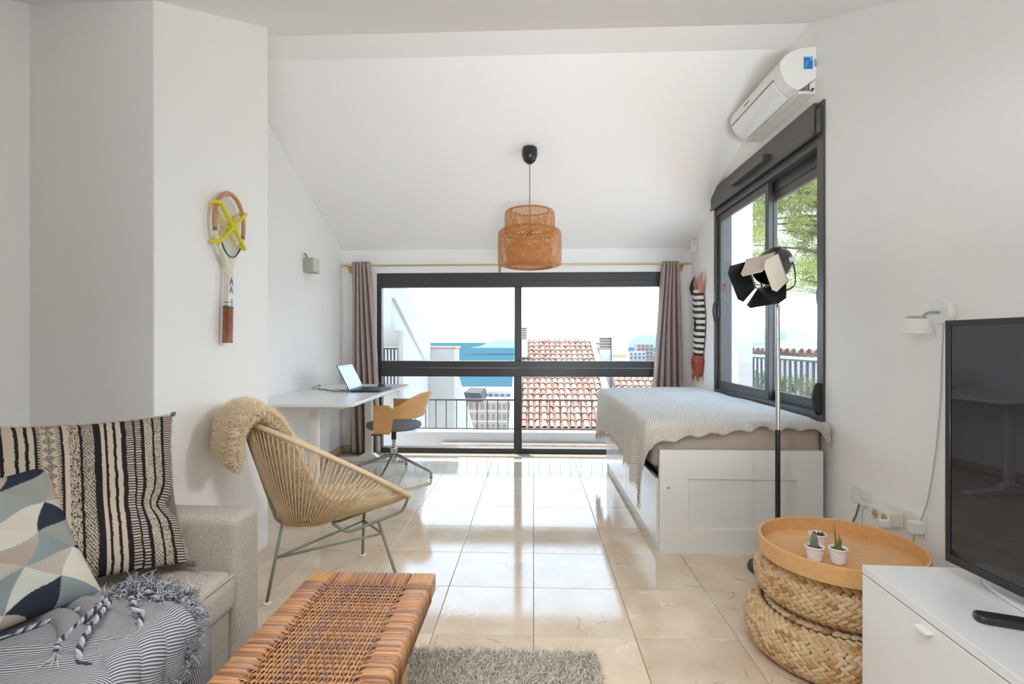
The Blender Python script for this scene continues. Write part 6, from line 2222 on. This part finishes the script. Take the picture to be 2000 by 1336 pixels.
struct(p.build('roof', M('slate_roof', (0.035, 0.033, 0.034), 0.9, vary=0.5, vscale=0.6, col2=(0.09, 0.06, 0.05)), smooth=0, fix=True), 'dark roof on top of the beige apartment block', 'roof')
block(-14.5, 4.0, 165, 175, -28, -14.6, 10, 4, m_pale, 'long pale block with flat roof behind the beige one')
block(150, 174, 760, 780, -45, -2, 4, 8, m_pink, 'tall pinkish tower block on the skyline right of the roof')
block(128, 150, 700, 720, -45, -12, 4, 6, m_pale, 'white tower block left of the pink tower')
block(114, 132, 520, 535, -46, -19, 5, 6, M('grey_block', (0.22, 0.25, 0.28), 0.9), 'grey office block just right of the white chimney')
block(176, 205, 830, 850, -45, -16, 5, 6, m_pale, 'white block right of the pink tower behind the curtain')
block(140, 170, 560, 580, -48, -30, 6, 4, m_pale, 'low white block in front of the pink tower')
# street greenery
m_leaf = M('green_leaves', lin(112, 140, 70), 0.8, vary=0.8, vscale=2, col2=lin(150, 160, 92), spec=0.1)
def clumps(name, centres, n, size, m, label, cat, trunk=None, seed=3, ln=0.18, squash=0.8):
    g = np.random.default_rng(seed)
    P, D = [], []
    for (x, y, z, r_) in centres:
        d = g.normal(size=(n, 3)); d /= np.linalg.norm(d, axis=1, keepdims=True)
        rr_ = r_ * g.uniform(0.35, 1.0, (n, 1)) ** 0.5
        P.append(np.array([[x, y, z]]) + d * rr_ * np.array([[1, 1, squash]])); D.append(d + g.normal(size=(n, 3)) * 0.6)
    P, D = np.concatenate(P), np.concatenate(D)
    D /= np.linalg.norm(D, axis=1, keepdims=True)
    return ribbons(P, D, g.uniform(0.6, 1.2, len(P)) * ln, size, 0.25, 2, seed=seed)
for k, (x, y, z, r_) in enumerate(((-14.6, 124, -21.8, 1.2), (-10.4, 120, -21.9, 1.3), (-6.0, 114, -21.4, 1.2))):
    t = thing('street_tree', ['round green street tree at the foot of the beige block', 'second green street tree nearer the mullion', 'street tree beside the mullion by the road'][k], 'tree', (x, y, -28))
    p = MB(); p.tube([(x, y, -28), (x, y, z)], [0.2, 0.12], 8); p.build('trunk', m_oakv, t)
    tag(clumps('crown', [(x, y, z, r_), (x + r_ * 0.5, y, z + r_ * 0.5, r_ * 0.7), (x - r_ * 0.6, y, z + r_ * 0.3, r_ * 0.7)], 900, 0.06, m_leaf, '', '', seed=20 + k, ln=0.35).build('crown', m_leaf, t, smooth=0), kind='stuff')

# ------------------------------------------------------------------ outside the side window
p = MB(); p.box(2.28, 2.47, 5.95, 6.35, -2, 3.4); struct(p.build('terrace_pillar', m_ext, bevel=0.01), 'white outdoor pillar seen through the far pane of the side window', 'pillar')
p = MB(); p.box(1.84, 4.3, 2.0, 9.6, -0.4, 0.0); struct(p.build('balcony_floor', m_terra, smooth=0), 'balcony floor outside the side window', 'balcony')
p = MB(); p.box(4.3, 4.55, 6.4, 13.0, -3, 0.86); struct(p.build('garden_wall', m_ext, smooth=0), 'white garden wall beyond the balcony', 'garden wall')
gw = thing('wall_coping', 'row of clay tiles along the top of the garden wall', 'wall coping', (4.42, 6.5, 0.86), kind='structure')
for i in range(28):
    o = piece(_tm[0], 'roof_tile', gw)
    o.matrix_local = Matrix.Translation((0.24, i * 0.225, 0.005)) @ Matrix.Rotation(R(90), 4, 'Z') @ Matrix.Rotation(R(14), 4, 'X') @ Matrix.Rotation(rnd.gauss(0, 0.03), 4, 'Z')
m_shrub = M('shrub_leaves', lin(130, 146, 92), 0.85, vary=0.7, vscale=3, col2=lin(170, 172, 128), spec=0.1)
for k, (x, y, r_) in enumerate(((3.75, 7.2, 0.24), (3.72, 8.15, 0.27), (3.78, 9.1, 0.25))):
    o = clumps('balcony_shrub', [(x, y, 0.36, r_), (x, y + 0.2, 0.50, r_ * 0.7), (x, y - 0.2, 0.46, r_ * 0.7)], 700, 0.012, m_shrub, '', '', seed=40 + k, ln=0.10).build('balcony_shrub', m_shrub, smooth=0)
    p = MB(); p.lathe([(0.0, 0.0), (0.13, 0.0), (0.17, 0.24), (0.155, 0.24), (0.0, 0.22)], 20, c=(x, y, 0.0)); p.build('planter', m_clay, o, smooth=40)
    tag(o, ['pale green shrub behind the balcony railing, nearest the house', 'pale green shrub behind the balcony railing, middle of three', 'pale green shrub behind the balcony railing, farthest of three'][k], 'shrub')
pine = thing('pine_tree', 'sunlit yellow-green pine tree beyond the side window', 'tree', (6.6, 10.6, -3))
m_bark = M('pine_bark', lin(120, 92, 70), 0.95, vary=0.6, vscale=4, bump=1.0, bscale=10)
p = MB(); p.tube(spline([(6.9, 11.2, -3), (6.7, 10.9, 0.5), (6.3, 10.6, 3.2), (6.5, 10.5, 5.4), (6.4, 10.4, 7.4)], 6), [0.24 - 0.006 * i for i in range(25)], 8); p.build('trunk', m_bark, pine, smooth=60)
cents = []
gp = random.Random(12)
p = MB()
for k in range(110):
    a = gp.uniform(0, 6.28); z = gp.uniform(2.3, 7.4)
    rr_ = gp.uniform(0.5, 2.6) * (1.0 if z < 6 else 0.7)
    c = (6.4 + rr_ * math.cos(a), 10.5 + rr_ * math.sin(a), z)
    cents.append((*c, gp.uniform(0.35, 0.62)))
    p.tube([(6.45, 10.55, z - 0.5), ((6.45 + c[0]) / 2, (10.55 + c[1]) / 2, z - 0.15), c], [0.05, 0.03, 0.012], 5)
p.build('branches', m_bark, pine, smooth=60)
m_pine = M('pine_needles', lin(186, 184, 112), 0.8, vary=0.9, vscale=1.2, col2=lin(138, 152, 88), spec=0.15)
tag(clumps('needles', cents, 1300, 0.0065, m_pine, '', '', seed=77, ln=0.15, squash=0.65).build('needles', m_pine, pine, smooth=0), kind='stuff')
